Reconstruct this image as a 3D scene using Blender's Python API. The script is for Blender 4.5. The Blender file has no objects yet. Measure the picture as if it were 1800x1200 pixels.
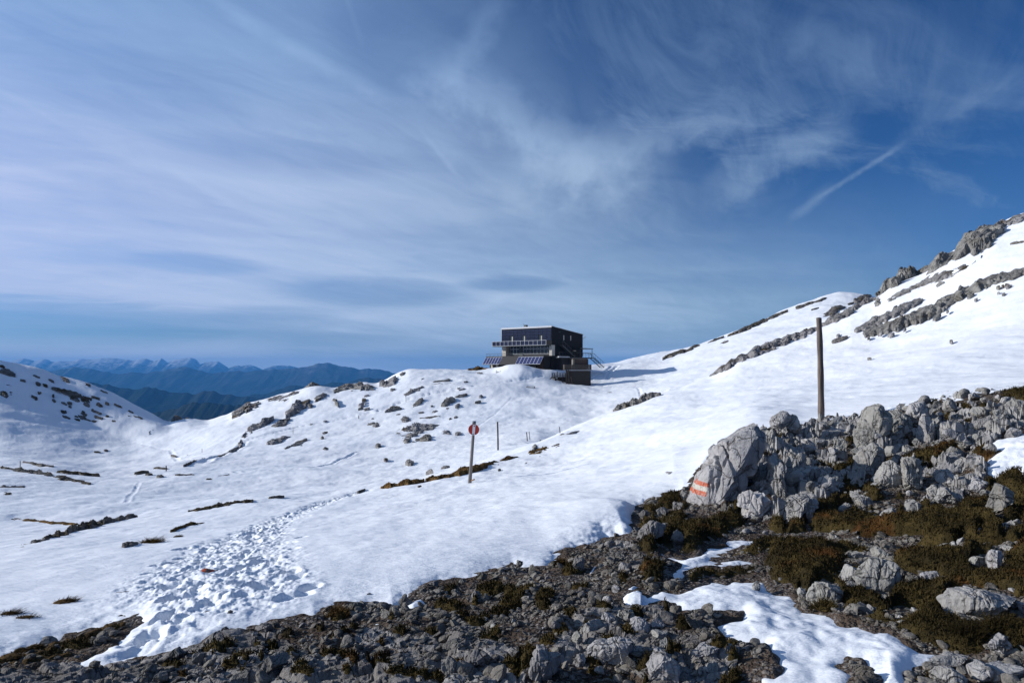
import bpy, math, random
import numpy as np

# ------------------------------------------------------------------ camera, sky, sun, exposure
scene = bpy.context.scene
EYE = 1.65            # eye height; the camera stands at x=0, y=0 and looks along +y
F = 1300.0            # focal length in photo pixels (1800 wide), horizon at row HZ
HZ = 650.0
cam_d = bpy.data.cameras.new("camera")
cam_d.sensor_width = 36.0
cam_d.lens = F / 1800.0 * 36.0
cam_d.shift_y = (HZ - 600.0) / 1800.0
cam_d.clip_start = 0.1
cam_d.clip_end = 150000.0
cam = bpy.data.objects.new("camera", cam_d)
cam.location = (0, 0, EYE)
cam.rotation_euler = (math.radians(90), 0, 0)
scene.collection.objects.link(cam)
scene.camera = cam

SUN_EL = math.radians(20.0)
SUN_TO = np.array([-0.9985 * math.cos(SUN_EL), 0.055 * math.cos(SUN_EL), math.sin(SUN_EL)])
sun_d = bpy.data.lights.new("sun", 'SUN')
sun_d.energy = 4.3
sun_d.angle = math.radians(0.5)
sun_d.color = (1.0, 0.955, 0.90)
sun = bpy.data.objects.new("sun", sun_d)
scene.collection.objects.link(sun)
from mathutils import Vector
sun.rotation_euler = Vector(SUN_TO.tolist()).to_track_quat('Z', 'Y').to_euler()

scene.view_settings.view_transform = 'Standard'
scene.view_settings.look = 'None'
scene.view_settings.gamma = 1.0
scene.view_settings.exposure = 0.28
scene.view_settings.use_curve_mapping = False
scene.cycles.max_bounces = 5
scene.cycles.diffuse_bounces = 3
scene.cycles.glossy_bounces = 2
scene.cycles.transmission_bounces = 3
scene.cycles.volume_bounces = 0
scene.cycles.transparent_max_bounces = 6
scene.cycles.use_denoising = True
scene.cycles.sample_clamp_indirect = 4.0

world = bpy.data.worlds.new("World")
scene.world = world
world.use_nodes = True


class NT:
    """small helper that writes math expressions into a node tree"""
    def __init__(s, tree):
        s.t = tree
        s.n = tree.nodes
        s.l = tree.links

    def node(s, typ, **kw):
        n = s.n.new(typ)
        for k, v in kw.items():
            setattr(n, k, v)
        return n

    def put(s, sock, v):
        if isinstance(v, bpy.types.NodeSocket):
            s.l.new(v, sock)
        elif v is not None:
            if hasattr(sock, 'default_value') and not isinstance(v, (int, float)) and len(v) == 3 and sock.type == 'RGBA':
                v = (*v, 1.0)
            sock.default_value = v

    def m(s, op, a, b=None, c=None, clamp=False):
        n = s.node('ShaderNodeMath', operation=op)
        n.use_clamp = clamp
        s.put(n.inputs[0], a)
        if b is not None:
            s.put(n.inputs[1], b)
        if c is not None:
            s.put(n.inputs[2], c)
        return n.outputs[0]

    def add(s, a, b): return s.m('ADD', a, b)
    def sub(s, a, b): return s.m('SUBTRACT', a, b)
    def mul(s, a, b): return s.m('MULTIPLY', a, b)

    def ramp(s, x, a, b, lo=0.0, hi=1.0, smooth=True):
        n = s.node('ShaderNodeMapRange')
        n.interpolation_type = 'SMOOTHSTEP' if smooth else 'LINEAR'
        n.clamp = True
        s.put(n.inputs['Value'], x)
        n.inputs['From Min'].default_value = a
        n.inputs['From Max'].default_value = b
        n.inputs['To Min'].default_value = lo
        n.inputs['To Max'].default_value = hi
        return n.outputs[0]

    def mix(s, fac, a, b, mode='MIX'):
        n = s.node('ShaderNodeMix', data_type='RGBA', blend_type=mode)
        s.put(n.inputs[0], fac)
        s.put(n.inputs[6], a)
        s.put(n.inputs[7], b)
        return n.outputs[2]

    def comb(s, x, y, z):
        n = s.node('ShaderNodeCombineXYZ')
        s.put(n.inputs[0], x); s.put(n.inputs[1], y); s.put(n.inputs[2], z)
        return n.outputs[0]

    def noise(s, vec, scale, detail=4.0, rough=0.55, dist=0.0, lac=2.0):
        n = s.node('ShaderNodeTexNoise')
        s.put(n.inputs['Vector'], vec)
        s.put(n.inputs['Scale'], scale)
        n.inputs['Detail'].default_value = detail
        n.inputs['Roughness'].default_value = rough
        n.inputs['Distortion'].default_value = dist
        n.inputs['Lacunarity'].default_value = lac
        return n.outputs[0]

    def voronoi(s, vec, scale, feature='F1', out='Distance'):
        n = s.node('ShaderNodeTexVoronoi', feature=feature)
        s.put(n.inputs['Vector'], vec)
        s.put(n.inputs['Scale'], scale)
        return n.outputs[out]

    def vmath(s, op, a, b):
        n = s.node('ShaderNodeVectorMath', operation=op)
        s.put(n.inputs[0], a); s.put(n.inputs[1], b)
        return n.outputs[0]

    def bump(s, h, strength, dist, normal=None):
        n = s.node('ShaderNodeBump')
        n.inputs['Strength'].default_value = strength
        n.inputs['Distance'].default_value = dist
        s.put(n.inputs['Height'], h)
        if normal is not None:
            s.put(n.inputs['Normal'], normal)
        return n.outputs[0]


def ang(px, py):
    """photo pixel -> (azimuth, elevation) in degrees"""
    az = math.atan((px - 900.0) / F)
    el = math.atan((HZ - py) / F * math.cos(az))
    return math.degrees(az), math.degrees(el)


def build_sky():
    t = NT(world.node_tree)
    for n in list(t.n):
        t.n.remove(n)
    out = t.node('ShaderNodeOutputWorld')
    bg = t.node('ShaderNodeBackground')
    t.l.new(bg.outputs[0], out.inputs[0])
    sky = t.node('ShaderNodeTexSky', sky_type='NISHITA')
    sky.sun_disc = False
    sky.sun_elevation = SUN_EL
    sky.sun_rotation = math.atan2(SUN_TO[0], SUN_TO[1])
    sky.altitude = 1800.0
    sky.air_density = 1.0
    sky.dust_density = 0.4
    sky.ozone_density = 1.6
    tc = t.node('ShaderNodeTexCoord')
    sep = t.node('ShaderNodeSeparateXYZ')
    t.l.new(tc.outputs['Generated'], sep.inputs[0])
    X, Y, Z = sep.outputs
    deg = 180.0 / math.pi
    az = t.mul(t.m('ARCTAN2', X, Y), deg)
    el = t.mul(t.m('ARCSINE', Z), deg)
    # high cirrus drawn on a plane far above the ground, so it foreshortens to the horizon
    zz = t.m('MAXIMUM', t.add(Z, 0.10), 0.02)
    cx = t.m('DIVIDE', X, zz)
    cy = t.m('DIVIDE', Y, zz)
    warp = t.noise(t.comb(cx, cy, 0.0), 0.9, 3, 0.5)
    wob = t.sub(warp, 0.5)
    # fibrous veil: streaks running from upper left to lower right
    def rot(a, sx, sy, off=0.0):
        c, s_ = math.cos(math.radians(a)), math.sin(math.radians(a))
        u = t.add(t.mul(cx, c * sx), t.mul(cy, s_ * sx))
        v = t.add(t.mul(cx, -s_ * sy), t.mul(cy, c * sy))
        return t.comb(t.add(u, t.mul(wob, 1.1)), t.add(v, t.mul(wob, 1.4)), off)
    n1 = t.noise(rot(52, 0.42, 0.95, 3.1), 1.0, 9, 0.62, 0.8)
    n2 = t.noise(rot(20, 0.35, 1.5, 7.7), 1.2, 8, 0.62, 0.4)
    n3 = t.noise(rot(58, 1.5, 5.5, 1.7), 1.0, 10, 0.70, 0.9)
    band = t.noise(t.comb(t.mul(az, 0.028), t.mul(el, 0.26), 5.3), 1.0, 5, 0.55, 0.6)
    # veil thickness in the directions around the view: thick to the left, thin upper right
    # left-right edge of the veil leans: it starts further right lower down
    edge = t.add(az, t.mul(el, 0.75))
    edge = t.add(edge, t.mul(t.sub(n1, 0.5), 34.0))
    left = t.mul(t.ramp(edge, 34.0, -8.0), t.ramp(el, 27.0, 9.0, 0.60, 0.98))
    low = t.ramp(el, 15.0, 4.0)
    lowr = t.mul(low, t.ramp(az, 44.0, -2.0))
    veil = t.m('MAXIMUM', t.mul(left, 0.92), t.mul(lowr, 0.96))
    tex = t.add(t.mul(n1, 0.42), t.add(t.mul(n2, 0.38), t.mul(n3, 0.30)))
    tex = t.ramp(tex, 0.36, 0.70)
    cl = t.mul(veil, t.add(0.60, t.mul(tex, t.ramp(el, 4.0, 20.0, 0.30, 0.46))))
    # thin wisps out on the right
    w = t.mul(t.ramp(t.add(t.mul(n2, 0.65), t.mul(n3, 0.35)), 0.42, 0.70), t.ramp(az, 58.0, 0.0))
    cl = t.m('MAXIMUM', cl, t.mul(w, t.ramp(el, 27.0, 12.0, 0.20, 0.46)))

    def streak(a, b, width, amount, wob_deg=0.6, soft=1.0, fray=0.45):
        (ax, ay), (bx, by) = ang(*a), ang(*b)
        dx, dy = bx - ax, by - ay
        L = math.hypot(dx, dy)
        dx, dy = dx / L, dy / L
        px, py = t.sub(az, ax), t.sub(el, ay)
        along = t.add(t.mul(px, dx), t.mul(py, dy))
        across = t.sub(t.mul(px, -dy), t.mul(py, -dx))
        across = t.add(t.mul(px, -dy), t.mul(py, dx))
        nn = t.noise(t.comb(t.mul(az, 0.35), t.mul(el, 0.35), a[0] * 0.01), 1.0, 5, 0.6)
        across = t.add(across, t.mul(t.sub(nn, 0.5), wob_deg * 2))
        d = t.m('ABSOLUTE', across)
        body = t.ramp(d, width, 0.0)
        ends = t.mul(t.ramp(along, -0.12 * L, 0.25 * L), t.ramp(along, 1.1 * L, 0.7 * L))
        fr = t.add(1.0 - fray, t.mul(t.ramp(nn, 0.3, 0.7), fray))
        return t.mul(t.mul(body, ends), t.mul(fr, amount))

    for args in (
        ((340, -20), (720, 195), 0.9, 0.30, 0.4), ((700, 185), (975, 410), 1.5, 0.20, 0.8),
        ((735, 225), (815, 320), 0.35, 0.16, 0.2), ((1385, 385), (1470, 325), 0.6, 0.14, 0.5),
        ((1420, 360), (1600, 245), 0.30, 0.28, 0.35, 1.0, 0.8), ((1560, 265), (1815, 110), 0.8, 0.11, 1.1, 1.0, 0.8),
        ((290, 292), (425, 368), 0.40, 0.22, 0.3), ((-20, 150), (120, 222), 0.35, 0.16, 0.2),
        ((1240, 350), (1500, 205), 2.0, 0.25, 2.2), ((1110, 250), (1330, 200), 1.6, 0.20, 1.8),
        ((880, 330), (1170, 250), 3.6, 0.42, 2.6), ((700, 90), (1130, 340), 3.0, 0.40, 2.2),
        ((600, -30), (640, 90), 0.4, 0.10, 0.3), ((1380, 60), (1560, 130), 2.4, 0.13, 2.0),
        ((820, 555), (930, 500), 0.7, 0.34, 0.8), ((760, 160), (900, -20), 1.6, 0.20, 1.2),
    ):
        s_ = streak(*args)
        cl = t.sub(1.0, t.mul(t.sub(1.0, cl), t.sub(1.0, s_)))

    # long dark gaps low over the left horizon and a few holes
    def gap(c, ra, re, amount):
        (ca, ce) = ang(*c)
        q = t.m('POWER', t.mul(t.sub(az, ca), 1.0 / ra), 2.0)
        e2 = t.add(t.sub(el, ce), t.mul(t.sub(n2, 0.5), re * 1.5))
        r = t.m('POWER', t.mul(e2, 1.0 / re), 2.0)
        return t.mul(t.ramp(t.add(q, r), 1.0, 0.0), amount)
    for args in (((60, 562), 22, 1.7, 0.55), ((380, 592), 18, 0.9, 0.35), ((350, 465), 6, 1.0, 0.35), ((660, 515), 9, 1.5, 0.45),
                 ((900, 498), 5, 0.8, 0.5), ((700, 70), 7, 4.5, 0.22), ((240, 150), 10, 3.0, 0.16), ((480, 280), 12, 1.6, 0.20),
                 ((1150, 500), 16, 1.4, 0.22), ((500, 550), 6, 0.8, 0.3)):
        g = gap(*args)
        cl = t.mul(cl, t.sub(1.0, g))
    bandf = t.ramp(band, 0.36, 0.62, 0.84, 1.08)
    cl = t.mul(cl, t.add(t.mul(t.ramp(el, 14.0, 6.0), t.sub(bandf, 1.0)), 1.0))
    cl = t.m('MAXIMUM', cl, t.mul(t.mul(t.ramp(el, 3.6, 0.9), t.ramp(az, 30.0, -10.0, 0.8, 1.0)), t.add(0.60, t.mul(t.ramp(band, 0.35, 0.6), 0.40))))
    cl = t.m('MINIMUM', cl, 0.95)
    # clear sky (the air above is seen through a darkening, deep alpine blue) and cloud light
    clear = t.mix(1.0, sky.outputs[0], (0.15, 0.335, 0.60), 'MULTIPLY')
    glow = t.ramp(az, 40.0, -60.0)
    lift = t.mul(t.ramp(az, 15.0, -40.0, 1.0, 1.6), t.ramp(el, 9.0, 2.0, 1.0, 0.72))
    clear = t.mix(1.0, clear, t.comb(lift, t.mul(lift, 1.02), t.mul(lift, 1.02)), 'MULTIPLY')
    cloud = t.mix(glow, (4.1, 5.6, 6.9), (5.0, 5.5, 7.6))
    cloud = t.mix(t.ramp(el, 10.0, 26.0), cloud, (3.3, 4.9, 7.3))
    cloud = t.mix(t.mul(t.ramp(el, 3.2, 0.3), 0.7), cloud, (4.3, 5.2, 6.5))
    col = t.mix(cl, clear, cloud)
    t.l.new(col, bg.inputs[0])
    bg.inputs[1].default_value = 0.10


build_sky()

# ------------------------------------------------------------------ helpers: noise, meshes, tags
rng = np.random.default_rng(11)
random.seed(11)
link = scene.collection.objects.link


def _h(ix, iy, iz, seed):
    n = (ix.astype(np.int64) * 374761393 + iy.astype(np.int64) * 668265263 + iz.astype(np.int64) * 1274126177 + seed * 974634777) & 0xffffffff
    n = ((n ^ (n >> 13)) * 1274126177) & 0xffffffff
    n = ((n ^ (n >> 16)) * 2246822519) & 0xffffffff
    return (n ^ (n >> 15)) & 0xffffffff


def pn2(x, y, seed=0):
    x = np.asarray(x, float); y = np.asarray(y, float)
    ix, iy = np.floor(x), np.floor(y)
    fx, fy = x - ix, y - iy
    ix = ix.astype(np.int64); iy = iy.astype(np.int64)
    u = fx * fx * fx * (fx * (fx * 6 - 15) + 10)
    v = fy * fy * fy * (fy * (fy * 6 - 15) + 10)
    z = np.zeros_like(ix)

    def g(dx, dy):
        a = _h(ix + dx, iy + dy, z, seed) * (2 * math.pi / 4294967296.0)
        return np.cos(a) * (fx - dx) + np.sin(a) * (fy - dy)
    a = g(0, 0); b = g(1, 0); c = g(0, 1); d = g(1, 1)
    return ((a + (b - a) * u) * (1 - v) + (c + (d - c) * u) * v) * 1.5


def pn3(P, seed=0):
    i = np.floor(P)
    f = P - i
    i = i.astype(np.int64)
    w = f * f * f * (f * (f * 6 - 15) + 10)

    def g(dx, dy, dz):
        h = _h(i[:, 0] + dx, i[:, 1] + dy, i[:, 2] + dz, seed)
        a = (h & 0xffff) * (2 * math.pi / 65536.0)
        c = ((h >> 16) & 0xffff) / 32767.5 - 1
        s = np.sqrt(np.maximum(0, 1 - c * c))
        return np.cos(a) * s * (f[:, 0] - dx) + np.sin(a) * s * (f[:, 1] - dy) + c * (f[:, 2] - dz)
    L = lambda a, b, t: a + (b - a) * t
    x0 = L(L(g(0, 0, 0), g(1, 0, 0), w[:, 0]), L(g(0, 1, 0), g(1, 1, 0), w[:, 0]), w[:, 1])
    x1 = L(L(g(0, 0, 1), g(1, 0, 1), w[:, 0]), L(g(0, 1, 1), g(1, 1, 1), w[:, 0]), w[:, 1])
    return L(x0, x1, w[:, 2]) * 1.5


def fbm2(x, y, octs=4, seed=0, gain=0.5):
    s = 0; a = 1.0
    for k in range(octs):
        s = s + a * pn2(x * 2 ** k + 17.3 * k, y * 2 ** k - 9.1 * k, seed + k)
        a *= gain
    return s


def ridge2(x, y, octs=4, seed=0, gain=0.5):
    s = 0; a = 1.0
    for k in range(octs):
        n = 1 - np.abs(pn2(x * 2 ** k + 3.3 * k, y * 2 ** k + 5.1 * k, seed + k)) * 1.6
        s = s + a * n
        a *= gain
    return s / 1.9 - 0.5


def fbm3(P, octs=3, seed=0, gain=0.5):
    s = 0; a = 1.0
    for k in range(octs):
        s = s + a * pn3(P * 2 ** k + 7.7 * k, seed + k)
        a *= gain
    return s


def cells2(x, y, seed=0):
    """nearest and second nearest cell distance, a random number of the nearest cell and the offset to its centre"""
    x = np.asarray(x, float); y = np.asarray(y, float)
    ix, iy = np.floor(x).astype(np.int64), np.floor(y).astype(np.int64)
    d1 = np.full(x.shape, 9.0); d2 = np.full(x.shape, 9.0)
    rnd = np.zeros(x.shape); ox = np.zeros(x.shape); oy = np.zeros(x.shape)
    z = np.zeros_like(ix)
    for a in (-1, 0, 1):
        for b in (-1, 0, 1):
            h = _h(ix + a, iy + b, z, seed)
            dx = x - (ix + a + 0.1 + 0.8 * (h & 0x3ff) / 1023.0); dy = y - (iy + b + 0.1 + 0.8 * ((h >> 10) & 0x3ff) / 1023.0)
            d = dx * dx + dy * dy
            near = d < d1
            d2 = np.where(near, d1, np.minimum(d2, d))
            d1 = np.where(near, d, d1); ox = np.where(near, dx, ox); oy = np.where(near, dy, oy)
            rnd = np.where(near, ((h >> 20) & 0xfff) / 4095.0, rnd)
    return np.sqrt(d1), np.sqrt(d2), rnd, ox, oy


def cells3(P, seed=0):
    i0 = np.floor(P).astype(np.int64)
    d1 = np.full(len(P), 9.0); d2 = d1.copy(); rnd = np.zeros(len(P))
    for a in (-1, 0, 1):
        for b in (-1, 0, 1):
            for c in (-1, 0, 1):
                q = i0 + np.array([a, b, c])
                h = _h(q[:, 0], q[:, 1], q[:, 2], seed)
                o = np.stack([(h & 0x3ff), (h >> 10) & 0x3ff, (h >> 20) & 0x3ff], 1) / 1023.0
                d = ((P - q - 0.1 - 0.8 * o) ** 2).sum(axis=1)
                near = d < d1
                d2 = np.where(near, d1, np.minimum(d2, d)); d1 = np.where(near, d, d1)
                rnd = np.where(near, ((h * 2654435761) & 0xffff) / 65535.0, rnd)
    return np.sqrt(d1), np.sqrt(d2), rnd


def blocks(x, y, seed=0, tilt=1.0):
    """broken angular blocks: every cell a tilted facet, sunk joints between them; about 0..1"""
    d1, d2, r, ox, oy = cells2(x, y, seed)
    a = r * 41.0
    f = 0.25 + 0.75 * ((r * 7.3) % 1.0) + tilt * 0.55 * (np.cos(a) * ox + np.sin(a) * oy)
    return f * sstep(d2 - d1, 0.0, 0.16) 


def sstep(x, a, b):
    t = np.clip((x - a) / (b - a), 0, 1)
    return t * t * (3 - 2 * t)


def mesh_arrays(name, V, faces, smooth=True):
    """faces: (M,k) integer array (all the same k)"""
    me = bpy.data.meshes.new(name)
    V = np.ascontiguousarray(V, dtype=np.float32)
    faces = np.ascontiguousarray(faces, dtype=np.int32)
    M, k = faces.shape
    me.vertices.add(len(V))
    me.vertices.foreach_set('co', V.ravel())
    me.loops.add(M * k)
    me.loops.foreach_set('vertex_index', faces.ravel())
    me.polygons.add(M)
    me.polygons.foreach_set('loop_start', np.arange(0, M * k, k, dtype=np.int32))
    me.polygons.foreach_set('loop_total', np.full(M, k, dtype=np.int32))
    me.polygons.foreach_set('use_smooth', np.full(M, smooth, dtype=bool))
    me.update(calc_edges=True)
    return me


def obj(name, me, mat=None, parent=None, loc=None):
    o = bpy.data.objects.new(name, me)
    link(o)
    if mat is not None and me is not None:
        if not me.materials:
            me.materials.append(mat)
    if parent is not None:
        o.parent = parent
    if loc is not None:
        o.location = loc
    return o


def tag(o, label=None, cat=None, group=None, kind=None):
    for k, v in (('label', label), ('category', cat), ('group', group), ('kind', kind)):
        if v:
            o[k] = v
    return o


def empty(name, loc=(0, 0, 0), rotz=0.0):
    o = bpy.data.objects.new(name, None)
    link(o)
    o.location = loc
    o.rotation_euler = (0, 0, rotz)
    return o


def copy_tree(o, parent=None):
    c = o.copy()
    link(c)
    if parent is not None:
        c.parent = parent
    for ch in list(o.children):
        copy_tree(ch, c)
    return c


def fattr(me, name, arr):
    a = me.attributes.new(name, 'FLOAT', 'POINT')
    a.data.foreach_set('value', np.ascontiguousarray(arr, dtype=np.float32))


class MB:
    """collects boxes, bars and quads into one mesh"""
    def __init__(s):
        s.v = []; s.f = []

    def quad(s, a, b, c, d):
        i = len(s.v); s.v += [tuple(a), tuple(b), tuple(c), tuple(d)]; s.f.append((i, i + 1, i + 2, i + 3))

    def box(s, x0, x1, y0, y1, z0, z1):
        i = len(s.v)
        s.v += [(x0, y0, z0), (x1, y0, z0), (x1, y1, z0), (x0, y1, z0), (x0, y0, z1), (x1, y0, z1), (x1, y1, z1), (x0, y1, z1)]
        s.f += [tuple(i + k for k in q) for q in ((0, 3, 2, 1), (4, 5, 6, 7), (0, 1, 5, 4), (1, 2, 6, 5), (2, 3, 7, 6), (3, 0, 4, 7))]
        return s

    def hexa(s, P):
        """eight corners, bottom four then top four"""
        i = len(s.v)
        s.v += [tuple(p) for p in P]
        s.f += [tuple(i + k for k in q) for q in ((0, 3, 2, 1), (4, 5, 6, 7), (0, 1, 5, 4), (1, 2, 6, 5), (2, 3, 7, 6), (3, 0, 4, 7))]
        return s

    def bar(s, a, b, r, n=6, r2=None):
        a = np.array(a, float); b = np.array(b, float)
        r2 = r if r2 is None else r2
        d = (b - a) / max(1e-9, np.linalg.norm(b - a))
        q = np.array([0, 0, 1.0]) if abs(d[2]) < 0.9 else np.array([1.0, 0, 0])
        u = np.cross(d, q); u /= np.linalg.norm(u)
        w = np.cross(d, u)
        i = len(s.v)
        for k in range(n):
            t = 2 * math.pi * (k + 0.5) / n
            e = math.cos(t) * u + math.sin(t) * w
            s.v.append(tuple(a + r * e)); s.v.append(tuple(b + r2 * e))
        for k in range(n):
            j = (k + 1) % n
            s.f.append((i + 2 * k, i + 2 * k + 1, i + 2 * j + 1, i + 2 * j))
        s.f.append(tuple(i + 2 * k for k in range(n)))
        s.f.append(tuple(i + 2 * k + 1 for k in reversed(range(n))))
        return s

    def build(s, name, mat, parent=None, smooth=False, bevel=0.0):
        me = bpy.data.meshes.new(name)
        me.from_pydata(s.v, [], s.f)
        me.update()
        if smooth:
            for p in me.polygons:
                p.use_smooth = len(p.vertices) == 4
        o = obj(name, me, mat, parent)
        if bevel:
            b = o.modifiers.new('bevel', 'BEVEL')
            b.width = bevel; b.segments = 2; b.limit_method = 'ANGLE'
        return o


# ------------------------------------------------------------------ materials
def new_mat(name):
    m = bpy.data.materials.new(name)
    m.use_nodes = True
    t = NT(m.node_tree)
    b = m.node_tree.nodes['Principled BSDF']
    return m, t, b


def mat_simple(name, col, rough=0.7, metal=0.0, var=0.15, scale=3.0, bump=0.0, stretch=(1, 1, 1), spec=0.3):
    m, t, b = new_mat(name)
    co = t.node('ShaderNodeTexCoord').outputs['Object']
    v = t.vmath('MULTIPLY', co, stretch)
    n = t.noise(v, scale, 5, 0.6)
    f = t.ramp(n, 0.3, 0.7, 1 - var, 1 + var, False)
    c = t.mix(1.0, (*col, 1), t.comb(f, f, f), 'MULTIPLY')
    t.l.new(c, b.inputs['Base Color'])
    b.inputs['Roughness'].default_value = rough
    b.inputs['Metallic'].default_value = metal
    b.inputs['Specular IOR Level'].default_value = spec
    if bump:
        t.l.new(t.bump(n, 0.6, bump), b.inputs['Normal'])
    return m


def mat_snow():
    m, t, b = new_mat("snow")
    co = t.node('ShaderNodeNewGeometry').outputs['Position']
    big = t.noise(co, 0.05, 4, 0.55)
    c = t.mix(t.ramp(big, 0.3, 0.7), (0.80, 0.84, 0.885), (0.845, 0.87, 0.90))
    t.l.new(c, b.inputs['Base Color'])
    b.inputs['Roughness'].default_value = 0.62
    b.inputs['Specular IOR Level'].default_value = 0.25
    # wind crust: ripples drawn out along the wind, at hand, step and field scale
    v1 = t.vmath('MULTIPLY', co, (1.0, 2.2, 1.0))
    r1 = t.noise(v1, 2.2, 6, 0.62, 0.3)
    v2 = t.vmath('MULTIPLY', co, (0.32, 0.75, 0.5))
    r2 = t.noise(v2, 1.0, 7, 0.66, 0.4)
    gr = t.noise(co, 26.0, 4, 0.7)
    n1 = t.bump(r2, 0.40, 0.22)
    n2 = t.bump(r1, 0.42, 0.06, n1)
    n3 = t.bump(gr, 0.30, 0.012, n2)
    t.l.new(n3, b.inputs['Normal'])
    return m


def mat_rock(name, light, dark, scale=1.0, stain=(0.16, 0.12, 0.085), paint=None, moss=0.0, bump=1.0, layer=None):
    """weathered grey limestone: mottled, lichen-stained, finely fissured; coordinates in metres"""
    m, t, b = new_mat(name)
    co = t.node('ShaderNodeNewGeometry').outputs['Position']
    n1 = t.noise(co, 1.3 * scale, 6, 0.65)
    n2 = t.noise(co, 9.0 * scale, 6, 0.68, 0.3)
    n3 = t.noise(t.vmath('MULTIPLY', co, (1.0, 1.0, 0.35)), 5.0 * scale, 5, 0.6, 0.6)
    n4 = t.noise(co, 42.0 * scale, 4, 0.7)
    c = t.mix(t.ramp(n1, 0.32, 0.68), dark, light)
    c = t.mix(t.mul(t.ramp(n2, 0.52, 0.72), 0.55), c, tuple(x * 0.52 for x in dark))
    c = t.mix(t.mul(t.ramp(n3, 0.56, 0.72), 0.45), c, stain)
    c = t.mix(t.mul(t.ramp(n2, 0.44, 0.26), 0.45), c, tuple(min(0.62, x * 1.35) for x in light))
    spot = t.ramp(t.noise(co, 19.0 * scale, 3, 0.55), 0.60, 0.68)
    c = t.mix(t.mul(spot, 0.55), c, (0.075, 0.072, 0.07))
    # fissures: bent cell borders
    wv = t.node('ShaderNodeTexNoise'); wv.inputs['Scale'].default_value = 3.0 * scale; wv.inputs['Detail'].default_value = 4
    t.put(wv.inputs['Vector'], co)
    wc = t.vmath('ADD', co, t.vmath('MULTIPLY', wv.outputs['Color'], (0.5 / scale, 0.5 / scale, 0.5 / scale)))
    cr = t.voronoi(wc, 2.6 * scale, 'DISTANCE_TO_EDGE')
    crack = t.ramp(cr, 0.0, 0.035)
    c = t.mix(t.mul(t.sub(1.0, crack), 0.65), c, (0.055, 0.05, 0.045))
    oi = t.node('ShaderNodeObjectInfo').outputs['Random']
    k = t.ramp(oi, 0.0, 1.0, 0.80, 1.12, False)
    c = t.mix(1.0, c, t.comb(k, t.mul(k, 0.995), t.mul(k, t.ramp(oi, 0.2, 0.9, 0.94, 1.02))), 'MULTIPLY')
    if moss:
        up = t.node('ShaderNodeSeparateXYZ'); t.put(up.inputs[0], t.node('ShaderNodeNewGeometry').outputs['Normal'])
        mk = t.mul(t.ramp(t.noise(co, 0.9 * scale, 5, 0.65), 0.62 - moss * 0.25, 0.70 - moss * 0.22), t.ramp(up.outputs[2], 0.1, 0.5))
        mc = t.mix(t.ramp(n2, 0.35, 0.65), (0.030, 0.026, 0.012), (0.085, 0.058, 0.024))
        c = t.mix(mk, c, mc)
    if paint:
        for (col, geo) in paint:
            c = geo(t, c, col)
    t.l.new(c, b.inputs['Base Color'])
    b.inputs['Roughness'].default_value = 0.88
    b.inputs['Specular IOR Level'].default_value = 0.2
    h = t.add(t.mul(n2, 0.9), t.add(t.mul(n3, 0.5), t.mul(n4, 0.22)))
    h = t.add(h, t.mul(crack, 0.45))
    k1 = t.bump(n1, 0.5 * bump, 0.20 / scale)
    t.l.new(t.bump(h, 0.75 * bump, 0.05 / scale, k1), b.inputs['Normal'])
    return m


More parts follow.
